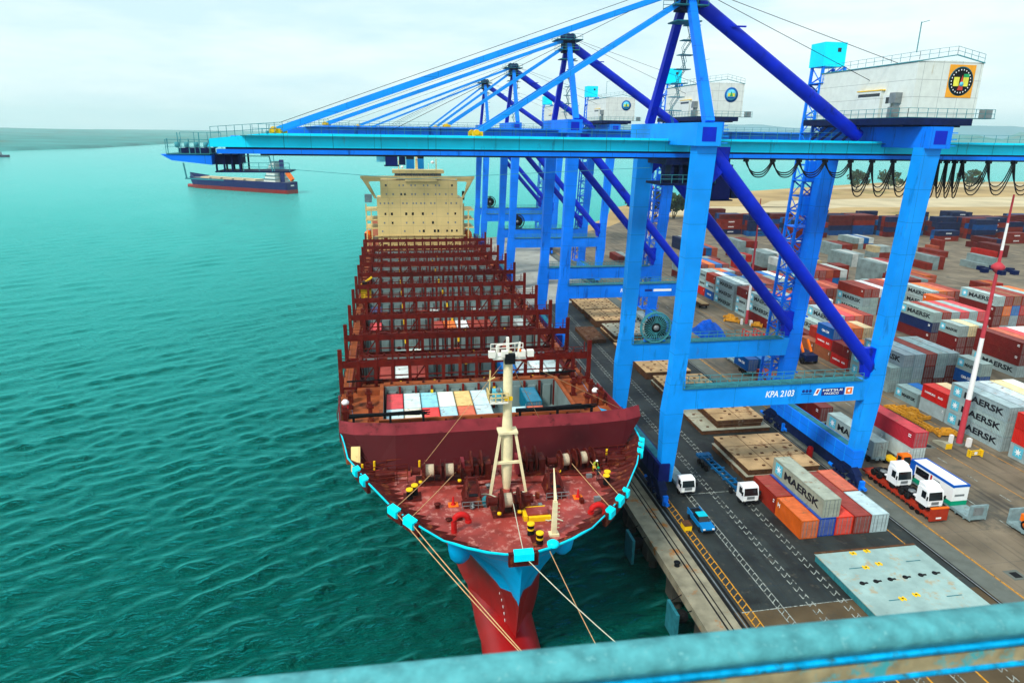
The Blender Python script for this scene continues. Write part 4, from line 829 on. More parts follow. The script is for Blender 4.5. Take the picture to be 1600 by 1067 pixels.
mb = MB().use('hull_red'); hull_part(mb, -8, PL, 10, [57.3]+[y for y in YS if y > 57.4]); mb.add([(SHX-20, 330, -8), (SHX+20, 330, -8), (SHX+20, 330, PL), (SHX-20, 330, PL)], [(0, 1, 2, 3)])
n_ = 22; vs = []; fs = []; BP = [(0, 0), (.25, .42), (.8, .66), (1.8, .84), (3.5, .95), (6, 1), (10, 1.03), (16, 1.08), (24, 1.2), (34, 1.4)]
for d_, r in BP:
    for j in range(n_): a = 2*math.pi*j/n_; vs.append((SHX+3.25*r*math.cos(a), 54.2+d_, -5.5+3.3*min(1, r)*math.sin(a)))
for i in range(len(BP)-1):
    for j in range(n_): fs.append((i*n_+j, i*n_+(j+1) % n_, (i+1)*n_+(j+1) % n_, (i+1)*n_+j))
mb.add(vs, fs, True); S('hull_bottom', mb)
# draught marks
mb = MB().use('letter_white')
for k in range(7): z = 1.5-k*.9; y = 62.6; x = ctr(y)-hb(y, z)-.03; mb.box(x-.02, y-.2, z, x+.01, y+.3, z+.28)
S('draught_marks', mb)
# bulwark cap and inside face
CAPY = [y for y in YS if y <= 86]
def outline(off=0):
    L = [(ctr(y)-itp(_D, y)+off*min(1, itp(_D, y)/3), y+ (off if y < 58 else 0)) for y in reversed(CAPY)]; R_ = [(ctr(y)+itp(_D, y)-off*min(1, itp(_D, y)/3), y+(off if y < 58 else 0)) for y in CAPY[1:]]
    return L+R_
O = outline(); I = outline(.16)
def deckline(off=.16): return [(ctr(y)-max(.05, hb(y, 10)-off), max(y, 55.9)) for y in reversed(CAPY)]+[(ctr(y)+max(.05, hb(y, 10)-off), max(y, 55.9)) for y in CAPY[1:]]
DL = deckline()
ML = [(ctr(y)-max(.05, hb(y, 10.65)-.14), max(y, 55.5)) for y in reversed(CAPY)]+[(ctr(y)+max(.05, hb(y, 10.65)-.14), max(y, 55.5)) for y in CAPY[1:]]
mb = MB().use('cap_cyan')
for i in range(len(O)-1): mb.hexa([(*O[i], ZT), (*O[i+1], ZT), (*I[i+1], ZT), (*I[i], ZT)], [(*O[i], ZT+.14), (*O[i+1], ZT+.14), (*I[i+1], ZT+.14), (*I[i], ZT+.14)])
S('cap_rail', mb)
mb = MB().use('machinery')
for i in range(len(O)-1):
    mb.add([(*DL[i], 9.95), (*DL[i+1], 9.95), (*ML[i+1], 10.65), (*ML[i], 10.65), (*I[i+1], ZT), (*I[i], ZT)], [(0, 1, 2, 3), (3, 2, 4, 5)])
    if (Vector(DL[i])-Vector(DL[i+1])).length < .05: continue
    a = Vector((*DL[i], 0)); b = Vector((*DL[i+1], 0)); ia = Vector((*I[i], 0)); ib = Vector((*I[i+1], 0)); L = (b-a).length; nn = max(1, int(L/1.1)); d = (b-a).normalized(); nr = Vector((-d.y, d.x, 0)); 
    if nr.dot(Vector((SHX, 75, 0))-a) < 0: nr = -nr
    for k in range(nn):
        p = a.lerp(b, (k+.5)/nn); q_ = ia.lerp(ib, (k+.5)/nn)
        mb.add([p+Vector((0, 0, 10)), p+nr*.9+Vector((0, 0, 10.02)), q_+nr*.1+Vector((0, 0, ZT-.05)), p+d*.08+Vector((0, 0, 10)), p+d*.08+nr*.9+Vector((0, 0, 10.02)), q_+d*.08+nr*.1+Vector((0, 0, ZT-.05))], [(0, 1, 2), (3, 4, 5), (1, 4, 5, 2), (0, 3, 4, 1)])
S('bulwark', mb)
mb = MB().use('ship_deck'); poly = [p for i, p in enumerate(deckline(.02)) if p[1] > 55.95 or abs(p[0]-SHX) < 3.5]; mb.prism(poly, 9.96, 10); S('forecastle_deck', mb)
# fairlead housings bent over the rail
def on_rim(y, side): return Vector((ctr(y)+side*itp(_D, y), y, ZT))
def fairlead(p, d, w_, par=None):
    w_ *= .82
    d = Vector(d).normalized(); nrm = Vector((d.y, -d.x, 0)); c = Vector((SHX, 75, 0)); 
    if nrm.dot(c-Vector((p.x, p.y, 0))) > 0: nrm = -nrm
    mb = MB().use('machinery'); a = p-d*(w_/2+.5); b = p+d*(w_/2+.5); q = lambda u, o, z: u+nrm*o+Vector((0, 0, z))
    mb.hexa([q(a, -.3, -1.2), q(b, -.3, -1.2), q(b, .12, -1.2), q(a, .12, -1.2)], [q(a, -.3, .18), q(b, -.3, .18), q(b, .14, .18), q(a, .14, .18)])
    a = p-d*w_/2; b = p+d*w_/2; mb.use('box_cyan')
    mb.hexa([q(a, .16, -.6), q(b, .16, -.6), q(b, .45, -.45), q(a, .45, -.45)], [q(a, -.3, .45), q(b, -.3, .45), q(b, .42, .28), q(a, .42, .28)])
    S('fairlead', mb)
for y, s, w_ in ((74.6, -1, 1.3), (72.2, -1, 1.5), (65.0, -1, 1.9), (62.6, -1, 2.0), (61.4, 1, 1.4), (63.6, 1, 1.5), (65.2, 1, .8), (74.5, 1, 1.3), (76.2, 1, 1.0), (77.6, 1, 1.2)):
    p = on_rim(y, s); d = on_rim(y+.6, s)-on_rim(y-.6, s); fairlead(p, d, w_)
fairlead(Vector((SHX-.1, 55.25, ZT)), (1, 0, 0), 2.3)
mb = MB().use('box_cyan'); mb.lathe((SHX+3.0, 56.3, 11.2), [(.55, 0), (.6, .3), (.35, .5), (.1, .55)], 'z', 14); S('pedestal_roller', mb)
# anchors' flare pockets
for s in (-1, 1): mb = MB().use('hull_cyan'); mb.lathe((SHX+s*5.5, 62.2, 7.7), [(.05, -1.5), (.6, -1.35), (1.05, -.8), (1.2, 0), (1.25, .8), (1.0, 1.4)], 'z', 18); S('anchor_pocket', mb)
# crossing ornament of mooring gear below the bow rail is left as bare plating
# breakwater
BW = [(-7.7, 81.8), (-6.0, 80.9), (-.8, 80.0), (24.2, 80.0), (29.6, 80.6), (31.9, 81.6)]
def bx_(x, y): h = hb(y-3.9, 10)-.1; return max(ctr(y)-h, min(ctr(y)+h, x))
mb = MB().use('break_red')
for (x0, y0), (x1, y1) in zip(BW, BW[1:]):
    mb.hexa([(bx_(x0, y0), y0-3.9, 9.98), (bx_(x1, y1), y1-3.9, 9.98), (bx_(x1, y1), y1-3.6, 9.98), (bx_(x0, y0), y0-3.6, 9.98)], [(x0, y0-.25, 13.1), (x1, y1-.25, 13.1), (x1, y1, 13.1), (x0, y0, 13.1)])
bw = S('breakwater', mb)
mb = MB().use('break_cap')
for (x0, y0), (x1, y1) in zip(BW, BW[1:]):
    mb.hexa([(x0, y0-.25, 13.1), (x1, y1-.25, 13.1), (x1, y1+.0, 13.1), (x0, y0+.0, 13.1)], [(x0, y0+.75, 14.3), (x1, y1+.75, 14.3), (x1, y1+.95, 14.25), (x0, y0+.95, 14.25)])
mk('cap_plate', mb, bw)
mb = MB().use('accom'); mb.hexa([(-6.2, 76.75, 10), (-5.1, 76.7, 10), (-5.1, 76.8, 10), (-6.2, 76.85, 10)], [(-6.2, 78.95, 12.2), (-5.1, 78.9, 12.2), (-5.1, 79.1, 12.2), (-6.2, 79.15, 12.2)]); mk('door', mb, bw)
mb = MB().use('hull_cyan'); mb.prismx([(82, 3), (84, 3), (90, 11.2), (82, 11.3)], -9.55, -9.2) if False else None
# main deck with hatch openings
BR = [103.9, 118.4, 132.5, 146.6, 160.6, 174.8, 189.0, 203.3, 217.6, 231.6]      # lashing bridges
HX0, HX1 = -6.2, 27.6
HX0a, HX1a = -2.4, 24.6
mb = MB().use('ship_deck_aft')
mb.prism([(-6.9, 79.6), (30.9, 79.6), (31.45, 87.6), (-8.1, 87.6)], 9.6, 10); mb.prism([(-8.1, 87.6), (HX0a-.3, 87.6), (HX0a-.3, 102.2), (-9.0, 102.2)], 9.6, 10.0); mb.prism([(HX1a+.3, 87.6), (31.45, 87.6), (31.0, 102.2), (HX1a+.3, 102.2)], 9.6, 10.0)
mb.box(-9.05, 102.2, 9.6, HX0-.3, 238, 10.0); mb.box(HX1+.3, 102.2, 9.6, 31.05, 238, 10.0)
for a, b in zip([102.2]+[y+1.0 for y in BR], [y-1.0 for y in BR]+[238]):
    pass
for y in [101.9]+BR: mb.box(HX0-.3, y+.001 if y < 103 else y-.9, 9.6, HX1+.3, (y+2.9) if y < 103 else y+1.1, 10.9) if y != 103.9 else None
mb.box(-9.05, 238, 9.6, 31.05, 329, 10.0)
S('main_deck', mb)
def hold(y0, y1, x0, x1, zt, first=False):
    mb = MB().use('hold_grey'); zb = 7.3 if y0 < 100 else 7.4 if y0 < 110 else 5.2 if y0 < 125 else 1.5 if y0 < 140 else -1.5
    mb.add([(x0, y0, zb), (x1, y0, zb), (x1, y1, zb), (x0, y1, zb)], [(0, 1, 2, 3)])
    mb.box(x0-.15, y0, zb, x0, y1, zt-.3); mb.box(x1, y0, zb, x1+.15, y1, zt-.3); mb.box(x0, y0-.15, zb, x1, y0, zt-.3); mb.box(x0, y1, zb, x1, y1+.15, zt-.3)
    n = round((x1-x0)/2.54); p = (x1-x0)/n
    for k in range(n): # bowed grey panels between the guides
        xa, xb = x0+k*p+.42, x0+(k+1)*p-.42; mb.prism([(xa, y1-.02), (xa+.25, y1-.35), (xb-.25, y1-.35), (xb, y1-.02)], zb, zt-1.1)
    mb.use('lash')
    for k in range(n+1): x = x0+k*p; mb.box(x-.16, y1-.5, zb, x+.16, y1-.003, zt-.35); mb.box(x-.12, y0+.003, zb, x+.12, y0+.3, zt-.35)
    mb.use('yellow')
    for k in (3, 7): x = x0+k*p; mb.box(x-.2, y1-.62, zt-2.0, x+.2, y1-.51, zt-.9)
    mb.use('black'); mb.lathe((x0+p*2.5, y1-.45, zt-3.0), [(.01, 0), (.4, 0), (.4, .08), (.01, .08)], 'y', 12)
    h = S('hold', mb)
    mb = MB().use('ship_brown' if not first else 'ship_deck_aft'); c = .55
    mb.box(x0-c, y0-c, 9.8, x0-.002, y1+c, zt); mb.box(x1+.002, y0-c, 9.8, x1+c, y1+c, zt); mb.box(x0-.002, y0-c, 9.8, x1+.002, y0-.152, zt-.003); mb.box(x0-.002, y1+.152, 9.8, x1+.002, y1+c+(.7 if first else .2), zt-.003)
    mb.use('machinery')
    for k in range(n): mb.box(x0+k*p+1.0, y0-c-.25, 10, x0+k*p+1.25, y0-c-.002, zt-.2); mb.lathe((x0+k*p+1.2, y1+.4, zt-.003), [(.01, 0), (.22, 0), (.16, .35), (.01, .4)], 'z', 8)
    mk('coaming', mb, h)
hold(88.0, 101.2, HX0a, HX1a, 11.9, True)
ys_ = BR+[238]
for a, b in zip(BR, BR[1:]): hold(a+1.4, b-1.35, HX0, HX1, 11.5)
# lashing bridges
def lbridge(Y, i):
    mb = MB().use('lash'); x0, x1 = -8.9, 30.9; n = 15; p = (x1-x0)/n
    mb.box(x0, Y-.55, 14.4, x1, Y+.5, 14.65); mb.box(x0, Y-.62, 14.15, x1, Y-.5, 15.15); mb.box(x0, Y+.45, 14.2, x1, Y+.55, 15.0)
    mb.box(x0, Y-.6, 10.6, x1, Y-.42, 11.0)
    for k in range(n+1):
        x = x0+k*p; e = k in (0, n); zt = 17.2 if e else 15.7; w_ = .26 if not e else .32
        mb.box(x-w_, Y-.75, 9.9, x+w_, Y-.35, zt if e else 15.3)
        if k % 2 == 0: mb.box(x-.12, Y+.3, 9.9, x+.12, Y+.5, 15.2)
        if not e: mb.box(x-.07, Y-.7, 15.15, x+.07, Y-.6, 16.2)
        if k in (1, 4, 10, 13): mb.bar((x+.2, Y-.2, 10.9), (x+p-.2, Y-.2, 14.1), .22)
        if k in (2, 12): mb.box(x+.6, Y-.5, 15.1, x+1.9, Y+.3, 15.5)
    mb.box(x0+2, Y-.5, 12.55, x1-2, Y-.42, 12.75); mb.box(x0+2, Y+.5, 11.6, x1-2, Y+.56, 11.68)
    for k in range(5): xq = x0+4.2+k*7.6; mb.box(xq-.05, Y+.48, 10.9, xq+.05, Y+.58, 14.2)
    for s in (x0+.9, x1-.9): mb.box(s-.08, Y-.7, 15.1, s+.08, Y-.6, 17.0)
    for z in (15.7, 16.2): mb.box(x0, Y-.67, z-.035, x1, Y-.62, z+.035)
    for k in range(16): mb.box(x0+1.3+k*2.48, Y+.1, 14.66, x0+1.6+k*2.48, Y+.4, 15.3)
    mb.use('yellow')
    for k in (3, 5, 8, 11): x = x0+(k+.45)*p; mb.box(x-.14, Y-.72, 10.9, x+.14, Y-.63, 11.7)
    mb.use('lash')
    for k, s in ((1, 1), (n-1, -1)):
        x = x0+k*p; mb.bar((x, Y+.6, 14.6), (x+s*.0, Y+5.2, 10.1), .8, .2)
    S('lashing_bridge', mb)
for i, Y in enumerate(BR): lbridge(Y, i)
mb = MB().use('ship_brown')       # side walkway gear: posts, pipes, pads
rnd = random.Random(4)
for Y in range(93, 236, 3):
    for s, x in ((-1, -8.9), (1, 30.9)):
        mb.box(x-.06, Y-.06, 10, x+.06, Y+.06, 11.1)
        if rnd.random() < .5: xx = x-s*rnd.uniform(1.3, 2.6); h = rnd.uniform(.5, 1.8); mb.box(xx-.3, Y, 10, xx+.3, Y+rnd.uniform(.5, 1.4), 10+h)
for x in (-8.9, 30.9): mb.box(x-.035, 93, 11.05, x+.035, 236, 11.12); mb.box(x-.03, 93, 10.5, x+.03, 236, 10.56)
for x in (-6.9, -7.5, 28.6, 29.2): mb.tube([(x, 103, 10.3), (x, 236, 10.3)], .13, 6)
S('deck_fittings', mb)
mb = MB().use('ship_brown')       # tall stanchions on the fore part and bulwark at the shoulders
for x, y in ((-7.3, 97), (-4.6, 97.5), (-4.2, 92), (-7.6, 91), (27.0, 98), (29.5, 97), (27.5, 92), (30, 93.5)):
    mb = MB().use('ship_brown'); mb.box(x-.28, y-.28, 10, x+.28, y+.28, 12.8); mb.box(x-.5, y-.4, 12.0, x+.5, y+.4, 12.3); mb.box(x-.45, y-.45, 10, x+.45, y+.45, 10.3); S('stanchion', mb)
for s, x in ((-1, -8.95), (1, 31.0)): mb = MB().use('break_cap'); mb.bar((x+(.95 if s < 0 else .55), 85.5, 10.8), (x, 98.5, 10.8), .2, 1.6); S('side_bulwark', mb)

mb = MB().use('black'); rnd = random.Random(8)
for x0, x1, y, z in ((-6.8, 4.0, 86.3, 13.2), (15.6, 27.4, 86.0, 12.9)):
    mb = MB().use('black')
    for k in range(30):
        u = rnd.uniform(0, .12); mb.bar((x0+u, y+rnd.uniform(-.3, .3), z+rnd.uniform(-.25, .25)), (x1-rnd.uniform(0, 2.5), y+rnd.uniform(-.3, .3)+.2, z+rnd.uniform(-.25, .35)), .12)
    for x in (x0+.6, (x0+x1)/2, x1-1): mb.box(x-.15, y-.2, 10, x+.15, y+.2, z)
    S('lashing_rods', mb)
for x0, x1 in ((-8, -2.5), (22.5, 28.5)):
    mb = MB().use('black')
    for k in range(6): mb.bar((x0, 102.4+rnd.uniform(-.2, .2), 12.2+rnd.uniform(-.1, .2)), (x1, 102.5+rnd.uniform(-.2, .2), 12.3+rnd.uniform(-.1, .2)), .12)
    S('lashing_rods', mb)
for x, y in ((-7.9, 95.2), (29.6, 95)): mb = MB().use('signal_red'); mb.lathe((x, y, 10), [(.5, 0), (.5, 1.2), (.2, 1.3)], 'z', 12); mb.use('white'); mb.lathe((x+.05, y, 11.3), [(.05, 0), (.5, .2), (.55, .5), (.3, .8), (.05, .9)], 'z', 12); S('mushroom_vent', mb)
# superstructure
ay = 238.0; ux = lambda u: -4.9+(u-230)/885*28.9; uz = lambda v: 15.3+(985-v)/570*18.4
mb = MB().use('accom'); mb.box(ux(230), ay, 10, ux(1115), ay+13, uz(600)); mb.box(ux(270), ay+.3, uz(600)+.003, ux(1060), ay+12, uz(415)); 
mb.box(ux(230)-1, ay-.3, uz(985)-.25, ux(1115)+1, ay-.003, uz(985)+.1)
ac = S('superstructure', mb)
mb = MB().use('window_dark')
rows = {465: [(327, 1), (463, 0), (503, 0), (583, 0), (625, 0), (712, 0), (753, 0), (835, 0), (873, 0), (1005, 1)], 555: [(330, 0), (398, 0), (480, 1), (518, 1), (590, 0), (625, 0), (715, 0), (755, 0), (835, 0), (875, 0), (940, 0), (1005, 0)],
        648: [(265, 0), (307, 0), (347, 0), (387, 0), (495, 0), (535, 0), (600, 0), (632, 0), (680, 0), (717, 0), (783, 0), (822, 0), (940, 0), (993, 0), (1048, 0)], 757: [(312, 1), (378, 2), (525, 2), (593, 2), (697, 2), (798, 0), (957, 0), (1036, 1)],
        850: [(300, 0), (382, 1), (527, 0), (597, 0), (700, 0), (800, 2), (960, 0), (1036, 0)], 938: [(277, 0), (505, 0), (660, 0), (702, 2), (818, 2), (855, 2), (947, 1), (998, 1), (1050, 1)]}
for v, L in rows.items():
    for u, k in L:
        y = ay-.02 if v > 600 else ay+.28; s = .24+.06*k
        mb.use('steel' if k == 0 else 'window_dark'); mb.box(ux(u)-s, y, uz(v)-s*1.25, ux(u)+s, y+.02, uz(v)+s*1.25)
mk('window', mb, ac)
wz = uz(415)
mb = MB().use('accom')
mb.box(ux(75), ay+.2, uz(400), ux(1240), ay+3.4, uz(383)); mb.box(ux(75), ay+.15, uz(400), ux(1240), ay+.3, uz(375)+.2)
for s in (-1, 1):
    a = ux(75) if s < 0 else ux(1240); b = ux(235) if s < 0 else ux(1095); m = (a+b)/2
    mb.prismy([(a, uz(383)), (a+(-s)*1.2, uz(440)), (b, uz(600)), (b-s*-.9*1, uz(600)), (a+(-s)*2.6, uz(435)), (a+(-s)*3.2, uz(425)), (ux(275) if s < 0 else ux(1058), uz(425)), (ux(275) if s < 0 else ux(1058), uz(383))], ay+.3, ay+.8)
mk('bridge_wing', mb, ac)
mb = MB().use('accom'); x0, x1 = ux(412), ux(905); mb.box(x0, ay+.5, uz(385), x1, ay+8, uz(372)); mb.box(x0-.5, ay-.2, uz(342), x1+.6, ay+8.2, uz(312)); mb.box(x0+.3, ay+2, uz(372), x1-.3, ay+7.8, uz(342)); mb.box(ux(520), ay-.3, uz(425), ux(850), ay+.28, uz(405))
wh = mk('wheelhouse', mb, ac)
mb = MB().use('window_dark'); n = 8; p = (x1-x0-.4)/n
for k in range(n): mb.box(x0+.25+k*p, ay+.35, uz(378), x0+.25+(k+1)*p-.18, ay+.6, uz(343))
mk('window', mb, wh)
mb = MB().use('accom'); mb.bar((ux(650), ay+6, uz(312)), (ux(650), ay+6, uz(120)), .9, .9, .5, .5); mb.bar((ux(853), ay+5, uz(312)), (ux(853), ay+5, uz(200)), .3); mb.bar((ux(465), ay+5, uz(312)), (ux(465), ay+5, uz(220)), .25)
mb.use('white'); mb.lathe((ux(500), ay+4, uz(300)), [(.1, 0), (.5, .2), (.5, .7), (.1, 1)], 'z', 10); mb.lathe((ux(815), ay+4, uz(250)), [(.1, 0), (.6, .2), (.6, .7), (.1, 1)], 'z', 10); mb.bar((ux(770), ay+3, uz(312)), (ux(770), ay+3, uz(245)), .15); mb.bar((ux(465), ay+5, uz(225)), (ux(440), ay+5, uz(225)), .15); mb.box(ux(640), ay+5, uz(200), ux(665), ay+6.5, uz(195))
mk('signal_mast', mb, ac)
for a, b in ((555, 640), (675, 745)):
    mb = MB().use('pickup_blue'); mb.box(ux(a), 256, 10, ux(b), 262, uz(222) if a < 600 else uz(215)); mb.use('black'); mb.box(ux(a)+.01, 256.01, uz(222) if a < 600 else uz(215), ux(b)-.01, 261.9, uz(195) if a < 600 else uz(150)); S('funnel', mb)
for s in (-1, 1):
    mb = MB().use('accom'); a = ux(108) if s < 0 else ux(1117); b = ux(228) if s < 0 else ux(1235)
    for z in (13.2, 17.6, 20.4, 23.6): mb.box(a, ay+.5, z, b, ay+12, z+.3)
    for x in ((a+.3), (a+b)/2): mb.box(x-.2, ay+.6, 10, x+.2, ay+1, 26 if x == a+.3 else 24)
    mb.railing((a, ay+.6, 23.9), (b, ay+.6, 23.9), 1.1, 4, .04); mk('side_gallery', mb, ac)
for s in (-1, 1): mb = MB().use('orange'); x = ux(125) if s < 0 else ux(1185); mb.lathe((x, ay+2.5, 14.8), [(.2, 0), (1.3, .9), (1.5, 4), (1.3, 7.6), (.2, 8.6)], 'y', 12); S('lifeboat', mb)
mb = MB().use('trailer_grey'); mb.box(ux(108), ay+.4, uz(640), ux(180), ay+3, uz(560)); mb.use('black'); mb.box(ux(1118), ay+2, uz(620), ux(1140), ay+4, uz(530)); S('deck_locker', mb)
# foremast
mx_, my_ = 11.55, 70.3
mb = MB().use('mast_cream'); mb.lathe((mx_+.2, my_, 10), [(.42, 0), (.52, .8), (.64, 3), (.66, 5.3), (.58, 8.2), (.52, 9)], 'z', 18); mb.lathe((mx_+.2, my_, 19), [(.52, 0), (.52, 7.4), (.42, 7.6)], 'z', 18); fm = S('foremast', mb)
mb = MB().use('mast_cream')
for s in (-1, 1): mb.bar((mx_+.2+s*2.05, my_-1.2, 10), (mx_+.2+s*.85, my_-.5, 17.2), .3); 
mb.bar((mx_-1.15, my_-.75, 13.6), (mx_+1.55, my_-.75, 13.6), .28); mb.box(mx_-.9, my_-.9, 17.1, mx_+1.3, my_+.7, 17.35); mk('mast_strut', mb, fm)
mb = MB().use('mast_white'); mb.box(mx_-1.6, my_-1.1, 26.0, mx_+2.0, my_+1.0, 26.2); mb.bar((mx_-1.2, my_-.9, 27.6), (mx_+1.1, my_-.9, 27.8), .12); mb.bar((mx_-1.2, my_-.9, 26.2), (mx_-1.2, my_-.9, 27.6), .2); mb.bar((mx_+1.1, my_-.9, 26.2), (mx_+1.3, my_-.9, 27.9), .2); mb.bar((mx_+.2, my_, 26), (mx_+.1, my_, 28.2), .3)
for x in (-2.0, -.6, 1.3, 2.2): mb.box(mx_+x-.1, my_-1.3, 26.3, mx_+x+.6, my_-.7, 27.0)
mb.railing((mx_-1.6, my_+.9, 26.2), (mx_+2, my_+.9, 26.2), 1.0, 4, .04); mb.use('black'); mb.box(mx_-.35, my_-1.5, 25.6, mx_+.75, my_-.9, 26.7); mb.use('orange'); mb.box(mx_+1.2, my_-1.32, 26.9, mx_+1.4, my_-1.2, 27.2)
mk('radar_platform', mb, fm)
mb = MB().use('mast_white'); mb.box(mx_-2.0, my_-1.1, 20.9, mx_+.1, my_+.9, 21.1); mb.use('accom'); mb.railing((mx_-2.0, my_-1.05, 21.1), (mx_+.1, my_-1.05, 21.1), 1.0, 3, .05); mb.railing((mx_-2.0, my_-1.05, 21.1), (mx_-2, my_+.9, 21.1), 1.0, 3, .05); mb.bar((mx_-1.8, my_+.5, 21.1), (mx_-1.7, my_+.5, 24.3), .15); mb.bar((mx_-2, my_+.2, 23.2), (mx_-1.2, my_+.2, 23.6), .12); mb.use('star_blue'); mb.box(mx_-1.5, my_-.6, 21.2, mx_-.5, my_+.4, 22.2); mb.use('steel'); mb.lathe((mx_-1, my_-.9, 22.2), [(.05, 0), (.3, .2), (.2, .5)], 'z', 8); mb.use('yellow'); mb.box(mx_-.3, my_-1, 21.2, mx_+.6, my_-.7, 21.6); mk('lamp_platform', mb, fm)
mb = MB().use('rope')
for p, q in (((mx_+.9, my_, 25.8), (29, 82, 14.2)), ((mx_-.6, my_, 25), (2.5, 75, 11.4)), ((mx_+.2, my_+.5, 25.8), (mx_+6, 80, 14.3))): mb.bar(p, q, .05)
mk('mast_stay', mb, fm)
# deck machinery on the forecastle
def winch(x, y, ang, drums=2, big=1.0):
    R_ = Matrix.Rotation(ang, 3, 'Z'); mbs = MB(); f = lambda a, b, c: Vector((x, y, 10))+R_ @ Vector((a, b, c))
    L = 2.3*drums; mbs.use('machinery'); mbs.hexa([f(-L/2-.9, -1.1, 0), f(L/2+.9, -1.1, 0), f(L/2+.9, 1.1, 0), f(-L/2-.9, 1.1, 0)], [f(-L/2-.9, -1.0, .3), f(L/2+.9, -1.0, .3), f(L/2+.9, 1.0, .3), f(-L/2-.9, 1.0, .3)])
    for k in range(drums+1):
        c = -L/2+k*L/drums; mbs.hexa([f(c-.18, -.9, .3), f(c+.18, -.9, .3), f(c+.18, .9, .3), f(c-.18, .9, .3)], [f(c-.18, -.35, 2.2), f(c+.18, -.35, 2.2), f(c+.18, .35, 2.2), f(c-.18, .35, 2.2)])
    def cyl(a, b, r, m_, n=18): mbs.use(m_); mbs.tube([f(a, 0, 1.45), f(b, 0, 1.45)], r, n)
    for k in range(drums):
        c = -L/2+(k+.5)*L/drums; cyl(c-.95, c-.85, 1.25*big, 'machinery'); cyl(c+.85, c+.95, 1.25*big, 'machinery'); cyl(c+.1, c+.18, 1.15*big, 'machinery'); cyl(c-.84, c+.09, .74*big, 'drum_white'); cyl(c+.19, c+.84, .55, 'machinery')
    cyl(-L/2-1.3, -L/2-.3, .45, 'machinery', 14); cyl(-L/2-1.45, -L/2-1.3, .6, 'machinery', 14); cyl(L/2+.2, L/2+1.3, .5, 'machinery', 12)
    mbs.use('machinery'); mbs.hexa([f(L/2+.2, -.6, .3), f(L/2+1.0, -.6, .3), f(L/2+1.0, .6, .3), f(L/2+.2, .6, .3)], [f(L/2+.2, -.4, 2.0), f(L/2+1.0, -.4, 2.0), f(L/2+1.0, .4, 2.0), f(L/2+.2, .4, 2.0)])
    mbs.use('yellow')
    for a in (-L/2-.3, L/2-.4): p = f(a, -1.35, .55); mbs.lathe(p, [(.05, 0), (.22, .05), (.22, .28), (.05, .32)], 'z', 10)
    return S('mooring_winch', mbs)
winch(4.6, 72.9, -.06, 2); winch(20.9, 73.6, .10, 2); winch(11.3, 65.0, .02, 1, 1.05)
for x, y, a in ((8.6, 73.8, 0), (15.2, 74.0, 0)):
    mb = MB().use('machinery'); mb.box(x-1.6, y-1.4, 10, x+1.6, y+1.4, 10.5); mb.use('machinery'); mb.tube([(x-1.5, y, 11.6), (x+1.5, y, 11.6)], .45, 12)
    for k in (-.7, .5): mb.lathe((x+k, y, 11.6), [(.3, 0), (1.55, .02), (1.55, .22), (.3, .25)], 'x', 20)
    mb.box(x-.3, y-1.2, 10.5, x+.2, y+1.2, 11.8); mb.box(x+.9, y-1.2, 10.5, x+1.7, y+.8, 12.0); mb.use('orange' if a else 'break_cap'); mb.box(x-1.9, y-1.5, 10.4, x-1.5, y-.1, 12.6); S('windlass', mb)
for x, y in ((7.5, 67.6), (17.0, 68.2)):
    mb = MB().use('machinery'); mb.hexa([(x-1.1, y-1.3, 10), (x+1.1, y-1.3, 10), (x+1.1, y+2.2, 10), (x-1.1, y+2.2, 10)], [(x-.7, y-.9, 11.0), (x+.7, y-.9, 11.0), (x+.7, y+2.0, 11.6), (x-.7, y+2.0, 11.6)])
    for s in (-1, 1): mb.bar((x+s*.8, y-.6, 10.9), (x+s*.5, y+1.4, 12.5), .22)
    mb.bar((x-.8, y+1.2, 12.3), (x+.8, y+1.2, 12.3), .3); mb.use('black'); mb.box(x-.5, y-.7, 11.0, x+.5, y+.4, 11.15); mb.use('steel'); mb.railing((x-1.3, y-1.5, 10), (x+1.3, y-1.5, 10), .9, 3, .03)
    mb.tube([(x-.3+.6*(k % 2)*.4, y-1.2-.35*k*.3, 10.6-.12*k) for k in range(5)], .16, 6); S('chain_stopper', mb)
def bollard(x, y, dx, dy):
    mb = MB()
    for s in (-1, 1):
        c = (x+s*dx, y+s*dy, 10); mb.use('black'); mb.lathe(c, [(.36, 0), (.34, 1.1), (.4, 1.2)], 'z', 14); mb.use('yellow'); mb.lathe((c[0], c[1], 11.2), [(.4, 0), (.4, .14), (.34, .17)], 'z', 14)
        if x > 11 and y < 62: mb.lathe((c[0], c[1], 10.6), [(.37, 0), (.37, .2)], 'z', 14)
    mb.use('machinery'); mb.box(x-dx-.7, y-abs(dy)-.5, 10, x+dx+.7, y+abs(dy)+.5, 10.12); S('bollard', mb)
bollard(.9, 69.6, .3, .45); bollard(12.9, 59.4, -.28, .9); bollard(23.6, 69.6, .2, .45); bollard(20.6, 60.9, .01, .01) if False else None
def goose(x, y, s):
    mb = MB().use('signal_red'); pts = [(x, y, 10), (x, y, 11.2)]+[(x+s*.75*(1-math.cos(a)), y+.1, 11.2+.75*math.sin(a)) for a in (.4, .8, 1.2, 1.57, 1.95, 2.35, 2.75, 3.1)]; mb.tube(pts, .3, 12); mb.tube([pts[-1], (pts[-1][0], pts[-1][1], pts[-1][2]-.25)], .36, 12); S('gooseneck_vent', mb)
goose(4.9, 61.9, 1); goose(20.9, 61.7, -1)
for x, y in ((5.3, 67.3), (19.4, 66.9)): mb = MB().use('orange'); mb.box(x-.55, y-.5, 10, x+.55, y+.5, 10.08); mb.use('signal_red'); mb.lathe((x, y, 10.08), [(.3, 0), (.15, .25), (.1, .9), (.02, 1.0)], 'z', 10); S('deck_valve', mb)
